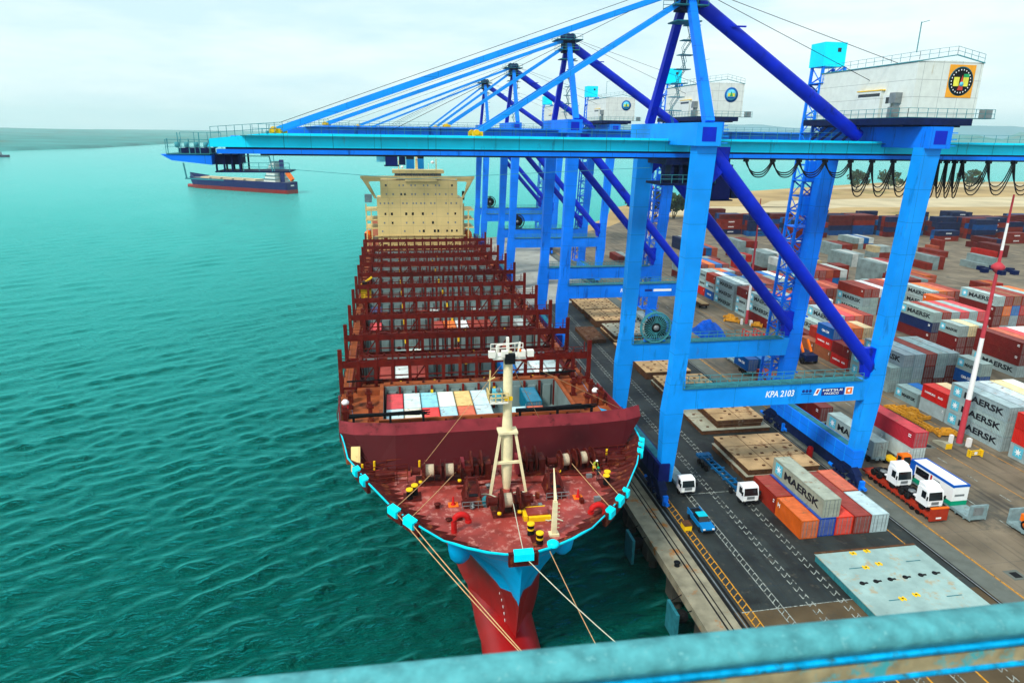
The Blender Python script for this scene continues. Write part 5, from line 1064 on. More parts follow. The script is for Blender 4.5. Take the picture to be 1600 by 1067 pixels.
mb = MB().use('mast_cream'); mb.box(14.45, 59.5, 10, 15.45, 60.3, 10.25); mb.bar((14.95, 59.9, 10.2), (15.0, 59.9, 13.9), .5, .5, .42, .42); mb.bar((15.0, 59.9, 13.9), (15.2, 61.8, 16.6), .3, .3, .1, .1)
for k in range(7): mb.box(15.2, 59.85, 10.8+k*.45, 15.5, 59.95, 10.86+k*.45)
S('store_crane', mb)
mb = MB().use('yellow'); mb.box(12.9, 62.6, 10, 15.3, 63.0, 10.5); mb.box(12.4, 62.8, 10, 12.8, 64.6, 10.6); mb.use('ship_deck'); mb.box(12.8, 63.0, 10, 15.1, 64.4, 10.7); mb.use('yellow'); mb.box(12.85, 64.4, 10.2, 15.0, 64.5, 10.75); S('hatch_cover', mb)
for s, cx in ((-1, -2.0), (1, 26.2)):
    for k in range(4): mb = MB().use('ship_brown'); mb.railing((cx-2.5, 72.5+k*1.5, 10), (cx+2.5, 72.9+k*1.5, 10), 1.0, 4, .045); S('handrail', mb)
    mb = MB().use('machinery'); mb.box(cx-1.2, 73.5, 10, cx+1.0, 74.6, 11.0); mb.lathe((cx, 75.0, 10), [(.4, 0), (.4, .9), (.2, 1.2)], 'z', 12); S('deck_box', mb)
for x, y in ((2.0, 76.2), (-4.8, 76.2), (23.3, 74.3), (-3.4, 76.8), (25.6, 76)): mb = MB().use('yellow'); mb.tube([(x, y, 10), (x, y, 11.2)], .14, 8); S('deck_post', mb)
mb = MB().use('grate'); mb.lathe((8.8, 66.6, 10), [(.35, 0), (.42, .3), (.4, .9), (.15, 1.2)], 'z', 12); S('deck_valve', mb)
mb = MB().use('rope_pale')
rnd = random.Random(3); pts = [(8+k*.55, 68.4+.7*math.sin(k*.9)+rnd.uniform(-.2, .2), 10.1) for k in range(14)]; mb.tube(pts, .07, 5); S('loose_rope', mb); mb = MB().use('rope_pale'); pts = [(13+k*.5, 63.8-.25*k+.4*math.sin(k*1.3), 10.1) for k in range(8)]; mb.tube(pts, .07, 5); S('loose_rope', mb)
rnd = random.Random(11)
for k in range(26):
    x = rnd.uniform(-3, 25); y = rnd.uniform(63, 76.5)
    if abs(x-SHX) > itp(_D, y)-3: continue
    mb = MB().use(rnd.choice(['machinery', 'ship_brown', 'machinery', 'steel'])); h = rnd.uniform(.25, .8)
    if k % 3: mb.box(x, y, 10, x+rnd.uniform(.3, .9), y+rnd.uniform(.3, .8), 10+h)
    else: mb.lathe((x, y, 10), [(.25, 0), (.25, h*.7), (.38, h*.7), (.38, h*.8), (.1, h)], 'z', 10)
    S('deck_fitting', mb)
for x, y, q in ((0.5, 72, 1), (22.8, 71.5, -1), (6, 70.6, 1), (16, 70.6, -1)):
    mb = MB().use('ship_brown'); mb.tube([(x, y, 10.25), (x+q*4.2, y+.6, 10.25), (x+q*4.6, y+3.4, 10.25)], .11, 6); S('deck_pipe', mb)
# containers in the holds
hg = 'containers carried in the ship holds'
def hc(code, L, x, y, z, lab, tint=None): container(code, L, x, y, z, lab, hg, tint=tint)
xs = [-2.2+k*2.58 for k in range(10)]
for k, (c, tn, nm) in enumerate([('P', None, 'red roofed'), ('W', (.50, .66, .66), 'pale mint roofed'), ('g', (.20, .50, .58), 'pale blue roofed'), ('W', (.62, .66, .60), 'white roofed'), ('C', (.60, .42, .16), 'rust stained cream'), ('W', (.45, .60, .66), 'bluish white')]):
    hc(c, W20, xs[k], 94.7, 7.9, f'{nm} container, {CWD[k]} from left, back row of the front hold', tn)
for k, (c, tn, nm) in enumerate([('g', (.42, .60, .64), 'pale blue roofed'), ('C', (.62, .60, .48), 'cream and yellow roofed'), ('P', (.62, .03, .03), 'bright red roofed'), ('g', (.30, .48, .54), 'grey blue roofed'), ('S', None, 'salmon roofed'), ('g', (.40, .50, .52), 'pale grey roofed')]):
    hc(c, W20, xs[k], 88.5, 7.9, f'{nm} container, {CWD[k]} from left, near row of the front hold', tn)
hc('g', W20, xs[7]+.1, 88.5, 7.35, 'pale blue container alone right of the mast in the front hold', (.35, .52, .56))
hc('b', W20, xs[8]+.2, 94.7, 8.0, 'blue container standing high at the right of the front hold', (.0, .13, .22)); hc('S', W20, xs[8]+.2, 88.5, 7.35, 'salmon container just in front of the blue one in the front hold')
x2 = [HX0+.15+k*2.6 for k in range(13)]
for k, c, nm in ((1, 'r', 'brick red left'), (2, 'W', 'white dotted roof'), (3, 'r', 'brick red right'), (9, 'b', 'dark blue'), (10, 'g', 'pale blue left'), (11, 'W', 'pale blue right'), (12, 'g', 'pale grey outermost')):
    hc(c, W40, x2[k], 105.6, 7.9, f'{nm} container in the second hold behind the first lashing bridge')
for k, c, nm in ((0, 'P', 'pinkish red outermost'), (5, 'r', 'brick red first'), (6, 'O', 'bright orange'), (7, 'W', 'white roofed'), (8, 'r', 'brick red second'), (9, 'r', 'brick red third'), (12, 'g', 'pale blue outermost')):
    hc(c, W40, x2[k], 134.4, 7.4, f'{nm} container in the fourth hold behind the third lashing bridge')
hc('N', W20, x2[0], 149, 8.4, 'navy container at the left of the fifth hold')
for k, c, nm in ((2, 'G', 'grey roofed left'), (3, 'W', 'white roofed left'), (6, 'r', 'brick red middle'), (10, 'S', 'salmon right')): hc(c, W40, x2[k], 120.2, 5.6, f'{nm} container low in the third hold behind the second lashing bridge')
for k, c, nm in ((4, 'r', 'brick red'), (5, 'W', 'white roofed'), (9, 'g', 'pale grey roofed')): hc(c, W40, x2[k], 148.6, 6.4, f'{nm} container low in the fifth hold')
mb = MB().use('yellow'); x, y = -6.8, 161.8; mb.box(x-1.2, y-1, 10.9, x+1.2, y+1, 13.8); mb.use('orange'); mb.box(x-1.6, y-.4, 13.8, x+1.8, y+.4, 14.6); mb.use('black'); mb.box(x-.8, y-1.1, 14.6, x+.8, y+.6, 15.6); mb.use('yellow'); mb.bar((x-1.2, y, 14.6), (x+1.5, y, 16.6), .4); S('deck_crane', mb)
# mooring ropes
def sag(a, b, s, n=14): a = Vector(a); b = Vector(b); return [a.lerp(b, i/n)-Vector((0, 0, s*4*(i/n)*(1-i/n))) for i in range(n+1)]
def rope(lab, a, b, s, r=.07, m_='rope'):
    mb = MB().use(m_); mb.tube(sag(a, b, s), r*.72, 6); o = mk('mooring_rope', mb, loc=a); tagm(o, lab, 'rope', 'mooring ropes at the bow'); return o
rim = lambda y, s: tuple(on_rim(y, s)+Vector((s*.2, 0, .1)))
rope('brown mooring rope from the left winch, outer drum, over the deck to the left rail', (3.6, 73, 11.4), rim(65.0, -1), .1, .06)
rope('brown mooring rope from the left winch, inner drum, over the deck to the left rail', (6.4, 73, 11.4), rim(62.7, -1), .1, .06)
rope('brown mooring rope from the right winch to the nearer of two right rail openings', (19.8, 74, 11.4), rim(61.6, 1), .1, .06)
rope('brown mooring rope from the right winch to the farther of two right rail openings', (22.2, 74.4, 11.4), rim(63.8, 1), .1, .06)
rope('rope from the centre winch to the cyan box at the bow tip', (11.4, 64.2, 11.6), (SHX-.1, 55.3, 11.5), .1, .06, 'rope_pale')
rope('upper of two tan ropes crossing the red bow from the left rail', rim(64.9, -1), (13.6, 38.5, 6.8), .5, .075)
rope('lower of two tan ropes crossing the red bow from the left rail', rim(62.5, -1), (13.7, 38.5, 6.6), .4, .075)
rope('pale rope running from the bow tip towards the quay', (SHX+.1, 55.1, 10.9), (31.0, 37, .3), 1.4, .07, 'rope_pale')
rope('brown rope hanging from the bow towards the quay behind the pale rope', (SHX+2.6, 55.9, 10.9), (21.0, 41, -2), .6, .06)
# ================================================================ QUAY OBJECTS
def wheel(mb, x, y, z, r, w_, side=1):
    mb.use('rubber'); mb.lathe((x-w_/2, y, z), [(r*.6, 0), (r*.95, 0), (r, w_*.2), (r, w_*.8), (r*.95, w_), (r*.6, w_)], 'x', 18); mb.use('steel'); mb.lathe((x-w_/2, y, z), [(.02, w_*.15), (r*.58, w_*.1), (r*.6, w_*.5), (r*.58, w_*.9), (.02, w_*.85)], 'x', 12)
def wheels(t, L):
    for x, y, r in L:
        mb = MB(); wheel(mb, x, y, r, r, .3); mk('wheel', mb, t)
def cab_over(t, x, y, W=2.3, H=2.5, z0=.75, D=1.9, m_='truck_white', visor=None, sleeper=False):
    """cab with its front at y facing -Y, centre x"""
    mb = MB().use(m_); a, b = x-W/2, x+W/2
    mb.prismx([(y, z0), (y+D, z0), (y+D, z0+H*.93), (y+D*.75, z0+H), (y+.42, z0+H*.97), (y+.22, z0+H*.88), (y-.02, z0+H*.42)], a, b)
    if sleeper: mb.prismx([(y+.5, z0+H*.96), (y+D, z0+H*.93), (y+D, z0+H*1.22), (y+1.1, z0+H*1.2)], a+.1, b-.1)
    mb.use('black'); mb.box(a+.05, y-.07, z0-.25, b-.05, y+.1, z0+.1)
    c = mk('cab', mb, t)
    mb = MB().use('window_dark'); zl, zh = z0+H*.40, z0+H*.86
    mb.hexa([(a+.12, y-.05, zl), (b-.12, y-.05, zl), (b-.12, y+.3, zl), (a+.12, y+.3, zl)], [(a+.2, y+.17, zh), (b-.2, y+.17, zh), (b-.2, y+.4, zh), (a+.2, y+.4, zh)]); mk('windscreen', mb, c)
    for s in (a-.012, b-.008): mb = MB().use('window_dark'); mb.box(s, y+.45, zl+.05, s+.02, y+1.25, zh-.05); mk('side_window', mb, c)
    for s in (-1, 1): mb = MB().use('black'); mb.box((a if s < 0 else b)+s*.05-.03, y-.05, zl+.1, (a if s < 0 else b)+s*.28, y+.02, zl+.65); mk('mirror', mb, c)
    for s in (-1, 1): mb = MB().use('lamp_glass'); mb.box(x+s*W*.36-.17, y-.085, z0+.08, x+s*W*.36+.17, y-.02, z0+.3); mk('headlight', mb, c)
    mb = MB().use('steel'); mb.box(x-.55, y-.05, z0+.35, x+.55, y-.012, z0+.75); mk('grille', mb, c)
    return c
# small white truck 1 with flatbed load
t = thing('flatbed_truck', 'white cabbed truck just right of the nearest crane foot with grey and orange load', 'truck', (39.8, 82, 0), 'trucks parked on the apron')
cab_over(t, 39.85, 81.8, 2.1, 2.0)
mb = MB().use('trailer_grey'); mb.box(38.9, 83.9, .75, 40.9, 91, 1.0); mb.box(38.8, 83.9, 1.0, 38.9, 87, 1.35); mk('chassis', mb, t); wheels(t, [(38.95, 82.9, .42), (40.75, 82.9, .42), (38.95, 88.5, .42), (40.75, 88.5, .42), (38.95, 89.6, .42), (40.75, 89.6, .42)])
mb = MB().use('trailer_grey'); mb.box(38.8, 85.0, 1.02, 41.0, 87.6, 3.2); o = mk('water_tank', mb, loc=(39.9, 86, 1)); 
o.data.transform(Matrix.Translation((-39.9, -86, -1))); tagm(o, 'grey box tank standing on the bed of the truck beside the crane foot', 'tank')
mb = MB().use('orange'); mb.box(39.0, 88.0, 1.02, 40.8, 90.2, 1.7)
for k in range(4): mb.box(39.1+k*.5, 88.1, 1.7, 39.3+k*.5, 88.4, 2.6)
mb.bar((39.2, 88.3, 2.6), (40.9, 89.9, 2.3), .2); mb.use('black'); mb.box(39.3, 89, 1.7, 40.5, 90, 2.1); o = mk('spreader_frame', mb, loc=(39.9, 89, 1.02)); o.data.transform(Matrix.Translation((-39.9, -89, -1.02))); tagm(o, 'rusty orange lifting frame behind the grey tank at the crane foot', 'lifting frame')
# truck 2 with blue skeletal trailer
t = thing('skeletal_truck', 'white cabbed truck pulling an empty blue skeletal trailer along the apron', 'truck', (47.5, 80, 0), 'trucks parked on the apron')
cab_over(t, 47.5, 78.2, 2.3, 2.2)
mb = MB().use('trailer_blue')
for s in (-.55, .55): mb.bar((47.5+s, 80.2, 1.1), (46.8+s, 92.5, 1.1), .16, .35)
for k in range(11): u = k/10; y = 80.6+u*11.6; x = 47.5-.7*u; mb.box(x-1.1 if k % 3 == 0 else x-.55, y-.09, 1.05, x+1.1 if k % 3 == 0 else x+.55, y+.09, 1.22)
mb.box(45.8, 91.6, .9, 48.0, 92.6, 1.3); mk('skeletal_trailer', mb, t); wheels(t, [(46.55, 79.4, .45), (48.45, 79.4, .45), (46.5, 82, .45), (48.3, 82, .45), (45.9, 88.9, .45), (48.0, 88.9, .45), (45.85, 90.1, .45), (47.95, 90.1, .45), (45.8, 91.3, .45), (47.9, 91.3, .45)])
# blue pickup
t = thing('pickup_truck', 'small blue pickup with open cargo bed beside the yellow box', 'pickup truck', (38.55, 74.6, 0))
x0, x1 = 37.7, 39.45
mb = MB().use('pickup_blue'); mb.prismx([(72.3, .45), (72.25, .8), (72.45, 1.0), (73.6, 1.1), (76.0, 1.1), (77.1, 1.1), (77.15, .45)], x0, x1)
b = mk('body', mb, t); mb = MB().use('window_dark'); mb.hexa([(x0+.1, 73.55, 1.1), (x1-.1, 73.55, 1.1), (x1-.1, 75.4, 1.1), (x0+.1, 75.4, 1.1)], [(x0+.28, 74.1, 1.62), (x1-.28, 74.1, 1.62), (x1-.28, 75.2, 1.62), (x0+.28, 75.2, 1.62)]); mk('window', mb, t)
mb = MB().use('pickup_roof'); mb.box(x0+.24, 74.05, 1.6, x1-.24, 75.25, 1.68); mk('roof', mb, t)
mb = MB().use('black'); mb.box(x0+.12, 75.45, 1.09, x1-.12, 77.05, 1.115); mb.use('pickup_blue'); mb.box(x0, 75.4, 1.1, x0+.1, 77.15, 1.3); mb.box(x1-.1, 75.4, 1.1, x1, 77.15, 1.3); mk('cargo_bed', mb, t)
for s in (x0+.25, x1-.25): mb = MB().use('lamp_glass'); mb.box(s-.15, 72.22, .7, s+.15, 72.3, .88); mk('headlight', mb, t)
mb = MB().use('black'); mb.box(x0+.1, 72.18, .4, x1-.1, 72.26, .62); mk('bumper', mb, t)
wheels(t, [(x0+.05, 73.1, .34), (x1-.05, 73.1, .34), (x0+.05, 76.3, .34), (x1-.05, 76.3, .34)])
t = thing('equipment_box', 'yellow box on the yellow hatched line left of the pickup', 'box', (36.2, 74, 0)); mb = MB().use('yellow'); mb.box(35.75, 73.3, .15, 36.75, 74.6, .85); mb.box(35.8, 73.32, 0, 35.9, 74.55, .15); mb.box(36.6, 73.32, 0, 36.7, 74.55, .15); mk('body', mb, t); mb = MB().use('pontoon_side'); mb.box(35.7, 73.25, .853, 36.8, 74.65, .93); mk('lid', mb, t)
# hatch cover pontoons
def pontoon(x0, y0, x1, y1, z0, h, top, side, lab, nx=3, ny=2, cat='hatch cover', seed=0):
    t = thing('hatch_cover', lab, cat, ((x0+x1)/2, (y0+y1)/2, z0), 'hatch covers laid down on the quay'); rnd = random.Random(seed)
    mb = MB().use(side); mb.prism([(x0+.08, y0+.08), (x1-.08, y0+.08), (x1-.08, y1-.08), (x0+.08, y1-.08)], z0, z0+h-.1)
    n = int((y1-y0)/.8)
    for k in range(n): y = y0+.4+k*.8; mb.box(x0, y, z0+.05, x0+.08, y+.14, z0+h-.1)
    n = int((x1-x0)/.8)
    for k in range(n): x = x0+.4+k*.8; mb.box(x, y0, z0+.05, x+.14, y0+.08, z0+h-.1)
    mk('side_frame', mb, t)
    mb = MB().use(top); mb.box(x0-.02, y0-.02, z0+h-.1, x1+.02, y1+.02, z0+h)
    P_ = mk('top_plate', mb, t); mb = MB().use('pontoon_side' if top != 'pontoon_cyan' else 'pontoon_cyan_side'); z = z0+h+.004
    for i in range(1, nx): x = x0+(x1-x0)*i/nx; mb.box(x-.05, y0, z, x+.05, y1, z+.01)
    for j in range(1, ny): y = y0+(y1-y0)*j/ny; mb.box(x0, y-.05, z+.012, x1, y+.05, z+.022)
    for i in range(nx*2):
        for j in range(ny*2):
            if rnd.random() < .7 and top != 'pontoon_cyan': x = x0+(x1-x0)*(i+.5)/nx/2+rnd.uniform(-.2, .2); y = y0+(y1-y0)*(j+.5)/ny/2; mb.box(x-.22, y-.16, z, x+.22, y+.16, z+.12)
    mk('seams', mb, t); return t, z
t, z = pontoon(48.9, 50.2, 62.5, 65.0, .05, .95, 'pontoon_cyan', 'pontoon_cyan_side', 'large pale cyan hatch cover nearest the camera with yellow lashing sockets', 1, 1)
mb = MB().use('yellow')
for x, y in ((53.6, 64.4), (55.6, 64.6), (53.3, 61.6), (55.3, 62.0), (53.6, 55.8), (55.6, 56.2), (53.2, 51.5)):
    mb.box(x-.4, y-.12, z, x+.4, y+.12, z+.05); mb.bar((x-.3, y-.3, z+.03), (x+.3, y+.3, z+.03), .22, .06); mb.bar((x-.3, y+.3, z+.03), (x+.3, y-.3, z+.03), .22, .06)
mk('lashing_socket', mb, t)
for k, x in enumerate((50.9, 52.7, 54.6, 56.6, 58.7, 60.6)): mb = MB().use('black'); mb.lathe((x, 58.9+.1*k, z), [(.3, 0), (.28, .12), (.1, .16)], 'z', 10); mb.box(x+.2, 58.8+.1*k, z, x+.7, 59.0+.1*k, z+.08); mk('socket', mb, t)
mb = MB().use('grate')
for x, y in ((51.2, 61.6), (58.9, 61.9), (51.9, 55.7), (58.8, 55.4)): mb.box(x, y, z, x+1.9, y+.1, z+.03)
mk('slot', mb, t); mb = MB().use('pontoon_side'); mb.bar((48.9, 65.05, 1.02), (62.5, 65.05, 1.02), .28, .16)
mk('edge_seal', mb, t)
pontoon(50.2, 84.6, 62.4, 96.2, .05, .95, 'pontoon_grey', 'pontoon_side', 'lower grey hatch cover under the wide tan one behind the apron containers', 2, 2, seed=1)
pontoon(50.6, 84.8, 62.2, 96.6, 1.03, .95, 'pontoon_rust', 'pontoon_side', 'wide tan hatch cover directly behind the apron containers, on top of a grey one', 3, 3, seed=2)
pontoon(50.9, 101.4, 63.6, 112.4, .05, .8, 'pontoon_grey', 'pontoon_side', 'pale grey hatch cover at the bottom of the three high pile under the portal beam', 2, 2, seed=3)
pontoon(53.9, 102.0, 62.2, 110.4, .87, .75, 'pontoon_rust', 'pontoon_side', 'middle tan hatch cover of the three high pile under the portal beam', 2, 2, seed=4)
pontoon(53.6, 101.8, 62.3, 110.6, 1.64, .8, 'pontoon_rust', 'pontoon_side', 'topmost tan hatch cover of the three high pile under the portal beam', 2, 3, seed=5)
pontoon(51.0, 115.4, 62.4, 126.6, .05, 1.0, 'pontoon_grey', 'pontoon_side', 'rusty hatch cover bottom of the pile between the portal legs', 2, 2, seed=6)
pontoon(51.2, 115.6, 61.8, 126.2, 1.07, 1.0, 'pontoon_rust', 'pontoon_side', 'tan hatch cover on top between the portal legs, left of the open road', 3, 3, seed=7)
pontoon(51.0, 129.4, 61.0, 140.8, .05, 1.6, 'pontoon_rust', 'pontoon_side', 'tan hatch cover seen below the large cable reel', 2, 3, seed=8)
pontoon(52.0, 154.0, 63.6, 166.5, .05, 1.1, 'pontoon_rust', 'pontoon_side', 'brown edged hatch cover behind the reel, bottom of its pile', 2, 2, seed=9)
pontoon(52.2, 154.6, 63.4, 166.0, 1.17, 1.1, 'pontoon_grey', 'pontoon_side', 'whitish hatch cover behind the reel, topmost of its pile', 3, 3, seed=10)
pontoon(51.8, 170.0, 63.2, 182.0, .05, 1.9, 'pontoon_rust', 'pontoon_side', 'spotted tan hatch cover farther back under the second crane beam', 3, 3, seed=11)
pontoon(51.9, 184.4, 63.0, 196.8, .05, 1.5, 'pontoon_rust', 'pontoon_side', 'brown tan hatch cover between the pale one and the spotted one', 3, 3, seed=14)
pontoon(51.2, 142.4, 61.6, 152.6, .05, 1.1, 'pontoon_rust', 'pontoon_side', 'tan hatch cover just behind the one below the cable reel', 3, 3, seed=15)
pontoon(45.6, 156, 50.6, 168, .05, .9, 'pontoon_side', 'pontoon_side', 'dark brown narrow cover on the road left of the whitish one', 1, 3, seed=16)
pontoon(52.6, 200.0, 63.0, 212.0, .05, 1.6, 'pontoon_grey', 'pontoon_side', 'pale hatch cover between the legs of the third crane', 2, 3, seed=12)
pontoon(45.2, 143.5, 49.8, 168, .05, .9, 'pontoon_side', 'pontoon_side', 'dark brown narrow hatch cover on the road left of the whitish one', 1, 3, seed=13) if False else None
# red low bed with two tractor heads
t = thing('lowbed_trailer', 'long red low bed trailer carrying two white tractor units beside the rail', 'trailer', (70.6, 78, 0))
mb = MB().use('trailer_red'); mb.box(69.3, 70.8, .75, 71.95, 84.6, 1.05); mb.box(69.3, 70.5, .3, 71.95, 70.75, 2.1); mb.use('orange'); mb.box(69.3, 70.45, 2.1, 71.95, 70.8, 2.25); mb.use('trailer_red')
for k in range(14): mb.box(69.2, 71.2+k*.95, .6, 69.3, 71.3+k*.95, 1.1)
mb.use('white'); mb.box(70.2, 70.48, .6, 71.0, 70.497, .85); mk('load_deck', mb, t)
wheels(t, [(x, y, .42) for x in (69.6, 71.65) for y in (73, 74.2, 80.5, 81.7, 82.9)])
for i, (y, lab) in enumerate(((71.5, 'white tractor unit at the front of the red low bed trailer'), (77.4, 'white tractor unit behind the other on the red low bed trailer'))):
    t = thing('tractor_unit', lab, 'truck', (70.6, y, 1.06), 'tractor units carried on the low bed'); cab_over(t, 70.55, y, 2.35, 2.4, 1.85, 2.1, sleeper=True)
    mb = MB().use('black'); mb.box(69.9, y+2.1, 1.65, 71.2, y+5.6, 1.95); mb.use('white'); mb.box(69.9, y+2.3, 1.95, 71.3, y+3.2, 2.15); mb.use('steel'); mb.lathe((70.55, y+4.2, 1.95), [(.5, 0), (.5, .12), (.1, .14)], 'z', 12); mk('chassis', mb, t)
    for x in (69.55, 71.55):
        for yy in (y+1.0, y+3.8, y+5.0): mb = MB(); wheel(mb, x, yy, 1.06+.48, .48, .32); mk('wheel', mb, t)
# bus body on a flat rack
t = thing('flat_rack', 'grey flat rack with raised end wall under the white and blue bus', 'flat rack', (75.8, 75, 0)); mb = MB().use('trailer_grey'); mb.box(74.6, 69.8, .45, 77.1, 81.6, .8); mb.box(74.6, 69.8, .8, 77.1, 70.0, 2.6); mb.box(74.6, 81.4, .8, 77.1, 81.6, 2.2)
for k in range(8): mb.box(74.6, 70.6+k*1.4, .2, 77.1, 70.75+k*1.4, .45)
for x in (74.6, 77.0): mb.box(x, 69.6, .45, x+.1, 69.8, 2.7)
mb.use('steel'); mb.box(75.1, 69.77, 1.1, 76.6, 69.797, 2.3); mk('deck', mb, t); wheels(t, [(x, y, .22) for x in (74.9, 76.8) for y in (72, 79)])
t = thing('bus_body', 'white bus body with blue roof edge and green skirt on the grey flat rack', 'bus', (75.7, 76, .82))
mb = MB().use('white'); mb.prismy([(74.5, 1.5), (77.0, 1.5), (77.0, 3.6), (76.8, 3.85), (74.7, 3.85), (74.5, 3.6)], 73.0, 81.2); b = mk('body', mb, t)
mb = MB().use('bus_green'); mb.box(74.48, 72.98, .82, 77.02, 81.2, 1.49); mk('skirt', mb, t)
mb = MB().use('bus_blue'); mb.box(74.47, 72.97, 3.55, 74.62, 81.22, 3.9); mb.box(76.88, 72.97, 3.55, 77.03, 81.22, 3.9); mb.box(74.62, 72.97, 3.6, 76.88, 73.15, 3.9); mb.box(74.62, 81.0, 3.6, 76.88, 81.22, 3.9); mb.box(74.47, 80.2, 1.6, 77.03, 81.22, 3.6); mk('roof_edge', mb, t)
mb = MB().use('window_dark'); mb.box(74.485, 77.5, 2.2, 74.5-.002, 80.0, 3.3); mb.box(74.485, 75.4, 2.3, 74.498, 76.6, 3.1); mb.box(75.0, 72.985, 2.4, 76.5, 72.997, 3.3) if False else None; mk('window', mb, t)
mb = MB().use('signal_red'); mb.box(74.475, 76.9, 1.5, 74.497, 77.2, 3.4); mb.use('steel'); mb.box(74.9, 72.98, 2.2, 76.4, 72.997, 2.5); mk('trim', mb, t)
# right edge flat rack with orange loader
t = thing('flat_rack', 'blue grey flat rack cut by the right edge under the orange machine', 'flat rack', (81, 66, 0)); mb = MB().use('trailer_grey'); mb.box(79.3, 58, .4, 81.8, 68.6, .75); mb.box(79.3, 68.4, .75, 81.8, 68.6, 2.6)
for k in range(7): mb.box(79.2, 58.5+k*1.5, .4, 79.3, 58.7+k*1.5, .9)
mk('deck', mb, t)
t = thing('wheel_loader', 'orange wheeled machine on the flat rack at the right edge', 'wheel loader', (80.6, 64, .75))
mb = MB().use('orange'); mb.box(79.9, 64.6, 1.5, 81.2, 67.4, 2.5); mb.box(80.0, 62.0, 1.4, 81.1, 64.6, 1.9); mb.bar((80.2, 63.8, 2.0), (80.2, 61.2, 1.2), .25); mb.bar((80.9, 63.8, 2.0), (80.9, 61.2, 1.2), .25); mk('body', mb, t)
mb = MB().use('window_dark'); mb.box(80.05, 63.9, 2.0, 81.05, 65.1, 3.2); mb.use('orange'); mb.box(79.98, 63.8, 3.2, 81.12, 65.2, 3.3); mk('cab', mb, t); mb = MB().use('steel'); mb.prismx([(60.3, .8), (61.4, .8), (61.4, 1.7), (61.2, 1.0)], 79.6, 81.5); mk('bucket', mb, t)
for x in (79.75, 81.35):
    for y in (62.6, 66.2): mb = MB(); wheel(mb, x, y, .76+.65, .65, .5); mb.use('orange'); mb.lathe((x-.27, y, 1.41), [(.02, 0), (.35, 0), (.35, .03)], 'x', 12); mk('wheel', mb, t)
# trucks with containers by the landside leg
def semi(x, y, lab, col='trailer_grey', L=13):
    t = thing('container_trailer', lab, 'trailer', (x+1.2, y+L/2, 0), 'container trailers by the landside leg'); mb = MB().use(col); mb.box(x+.5, y, .85, x+1.0, y+L, 1.15); mb.box(x+1.5, y, .85, x+2.0, y+L, 1.15)
    for k in range(5): mb.box(x, y+.3+k*(L-.8)/4, .95, x+2.44, y+.55+k*(L-.8)/4, 1.17)
    mk('frame', mb, t); wheels(t, [(xx, y+yy, .45) for xx in (x+.25, x+2.2) for yy in (1.5, 2.7, 3.9)]); return t
cg = 'containers on trailers by the landside leg'
semi(72.9, 86.9, 'trailer under the lettered grey container beside the landside leg'); container('G', W40, 72.9, 87.3, 1.2, 'grey lettered container on a trailer, mostly behind the landside leg', cg)
semi(72.9, 101.2, 'trailer under the dark maroon container behind the grey lettered one'); container('M', W40, 72.9, 101.6, 1.2, 'dark maroon container on a trailer behind the grey lettered one', cg)
semi(77.3, 84.2, 'trailer under the long bright red container right of the landside leg'); container('g', W20, 77.3, 84.6, 1.2, 'pale grey short container under the long bright red one', cg); container('P', W40, 77.3, 84.6, 3.8, 'long bright red container standing on the pale grey short one', cg, tint=(.42, .02, .035)); container('g', W20, 77.3, 90.8, 1.2, 'pale grey short container, hidden end one below the long red container', cg)
t = thing('terminal_tractor', 'orange yellow terminal tractor between the grey container and the red one', 'truck', (76, 85, 0)); cab_over(t, 76.1, 83.6, 1.5, 2.2, .9, 1.5, 'orange'); mb = MB().use('yellow'); mb.box(75.4, 85.1, .7, 76.9, 88.2, 1.1); mb.box(75.3, 86, 3.0, 76.6, 88.5, 3.4) if False else None; mk('chassis', mb, t); wheels(t, [(75.5, 84.4, .45), (76.7, 84.4, .45), (75.5, 87.5, .45), (76.7, 87.5, .45)])
# blue containers on trailers behind the beam
semi(73.4, 128.2, 'trailer under the blue containers behind the nearest portal'); container('B', W20, 73.4, 128.5, 1.2, 'blue lettered short container on a trailer behind the portal', cg); container('b', W20, 76.2, 127.5, 1.2, 'paler blue short container beside the blue lettered one', cg); container('r', W20, 73.8, 119.5, .2, 'brick red short container on the road behind the portal beam', cg)
semi(69, 146, 'flat brown trailer behind the second portal on the yard road', 'pontoon_side')
container('G', W40, 64.5, 164, .1, 'pale lettered container on the quay beyond the large cable reel', 'containers on the quay behind the reel'); container('G', W20, 101-12, 203, .2, 'small grey container right of the second crane leg', 'containers on the quay behind the reel') if False else None
t = thing('flatbed_trailer', 'small dark trailer with rusty bed on the yard road left of the yard front', 'trailer', (90, 190, 0)); mb = MB().use('pontoon_side'); mb.box(89, 186, 1, 91.5, 197, 1.5); mb.use('pontoon_rust'); mb.box(89.1, 186.1, 1.5, 91.4, 196.9, 1.6); mk('bed', mb, t); wheels(t, [(89.2, 187.5, .5), (91.3, 187.5, .5), (89.2, 195, .5), (91.3, 195, .5)])
t = thing('tarpaulin_heap', 'bright blue tarpaulin heap beside the far landside leg', 'tarpaulin', (80, 160, 0)); mb = MB().use('tarp_blue'); rnd = random.Random(2); n_ = 10; pts = []
for i in range(n_):
    for j in range(n_): u, v = i/(n_-1), j/(n_-1); pts.append((76+u*7, 156+v*9, 3.4*math.sin(math.pi*u)**.6*math.sin(math.pi*v)**.6*(.8+.4*rnd.random())))
mb.add(pts, [(i*n_+j, i*n_+j+1, (i+1)*n_+j+1, (i+1)*n_+j) for i in range(n_-1) for j in range(n_-1)]); mk('sheet', mb, t)
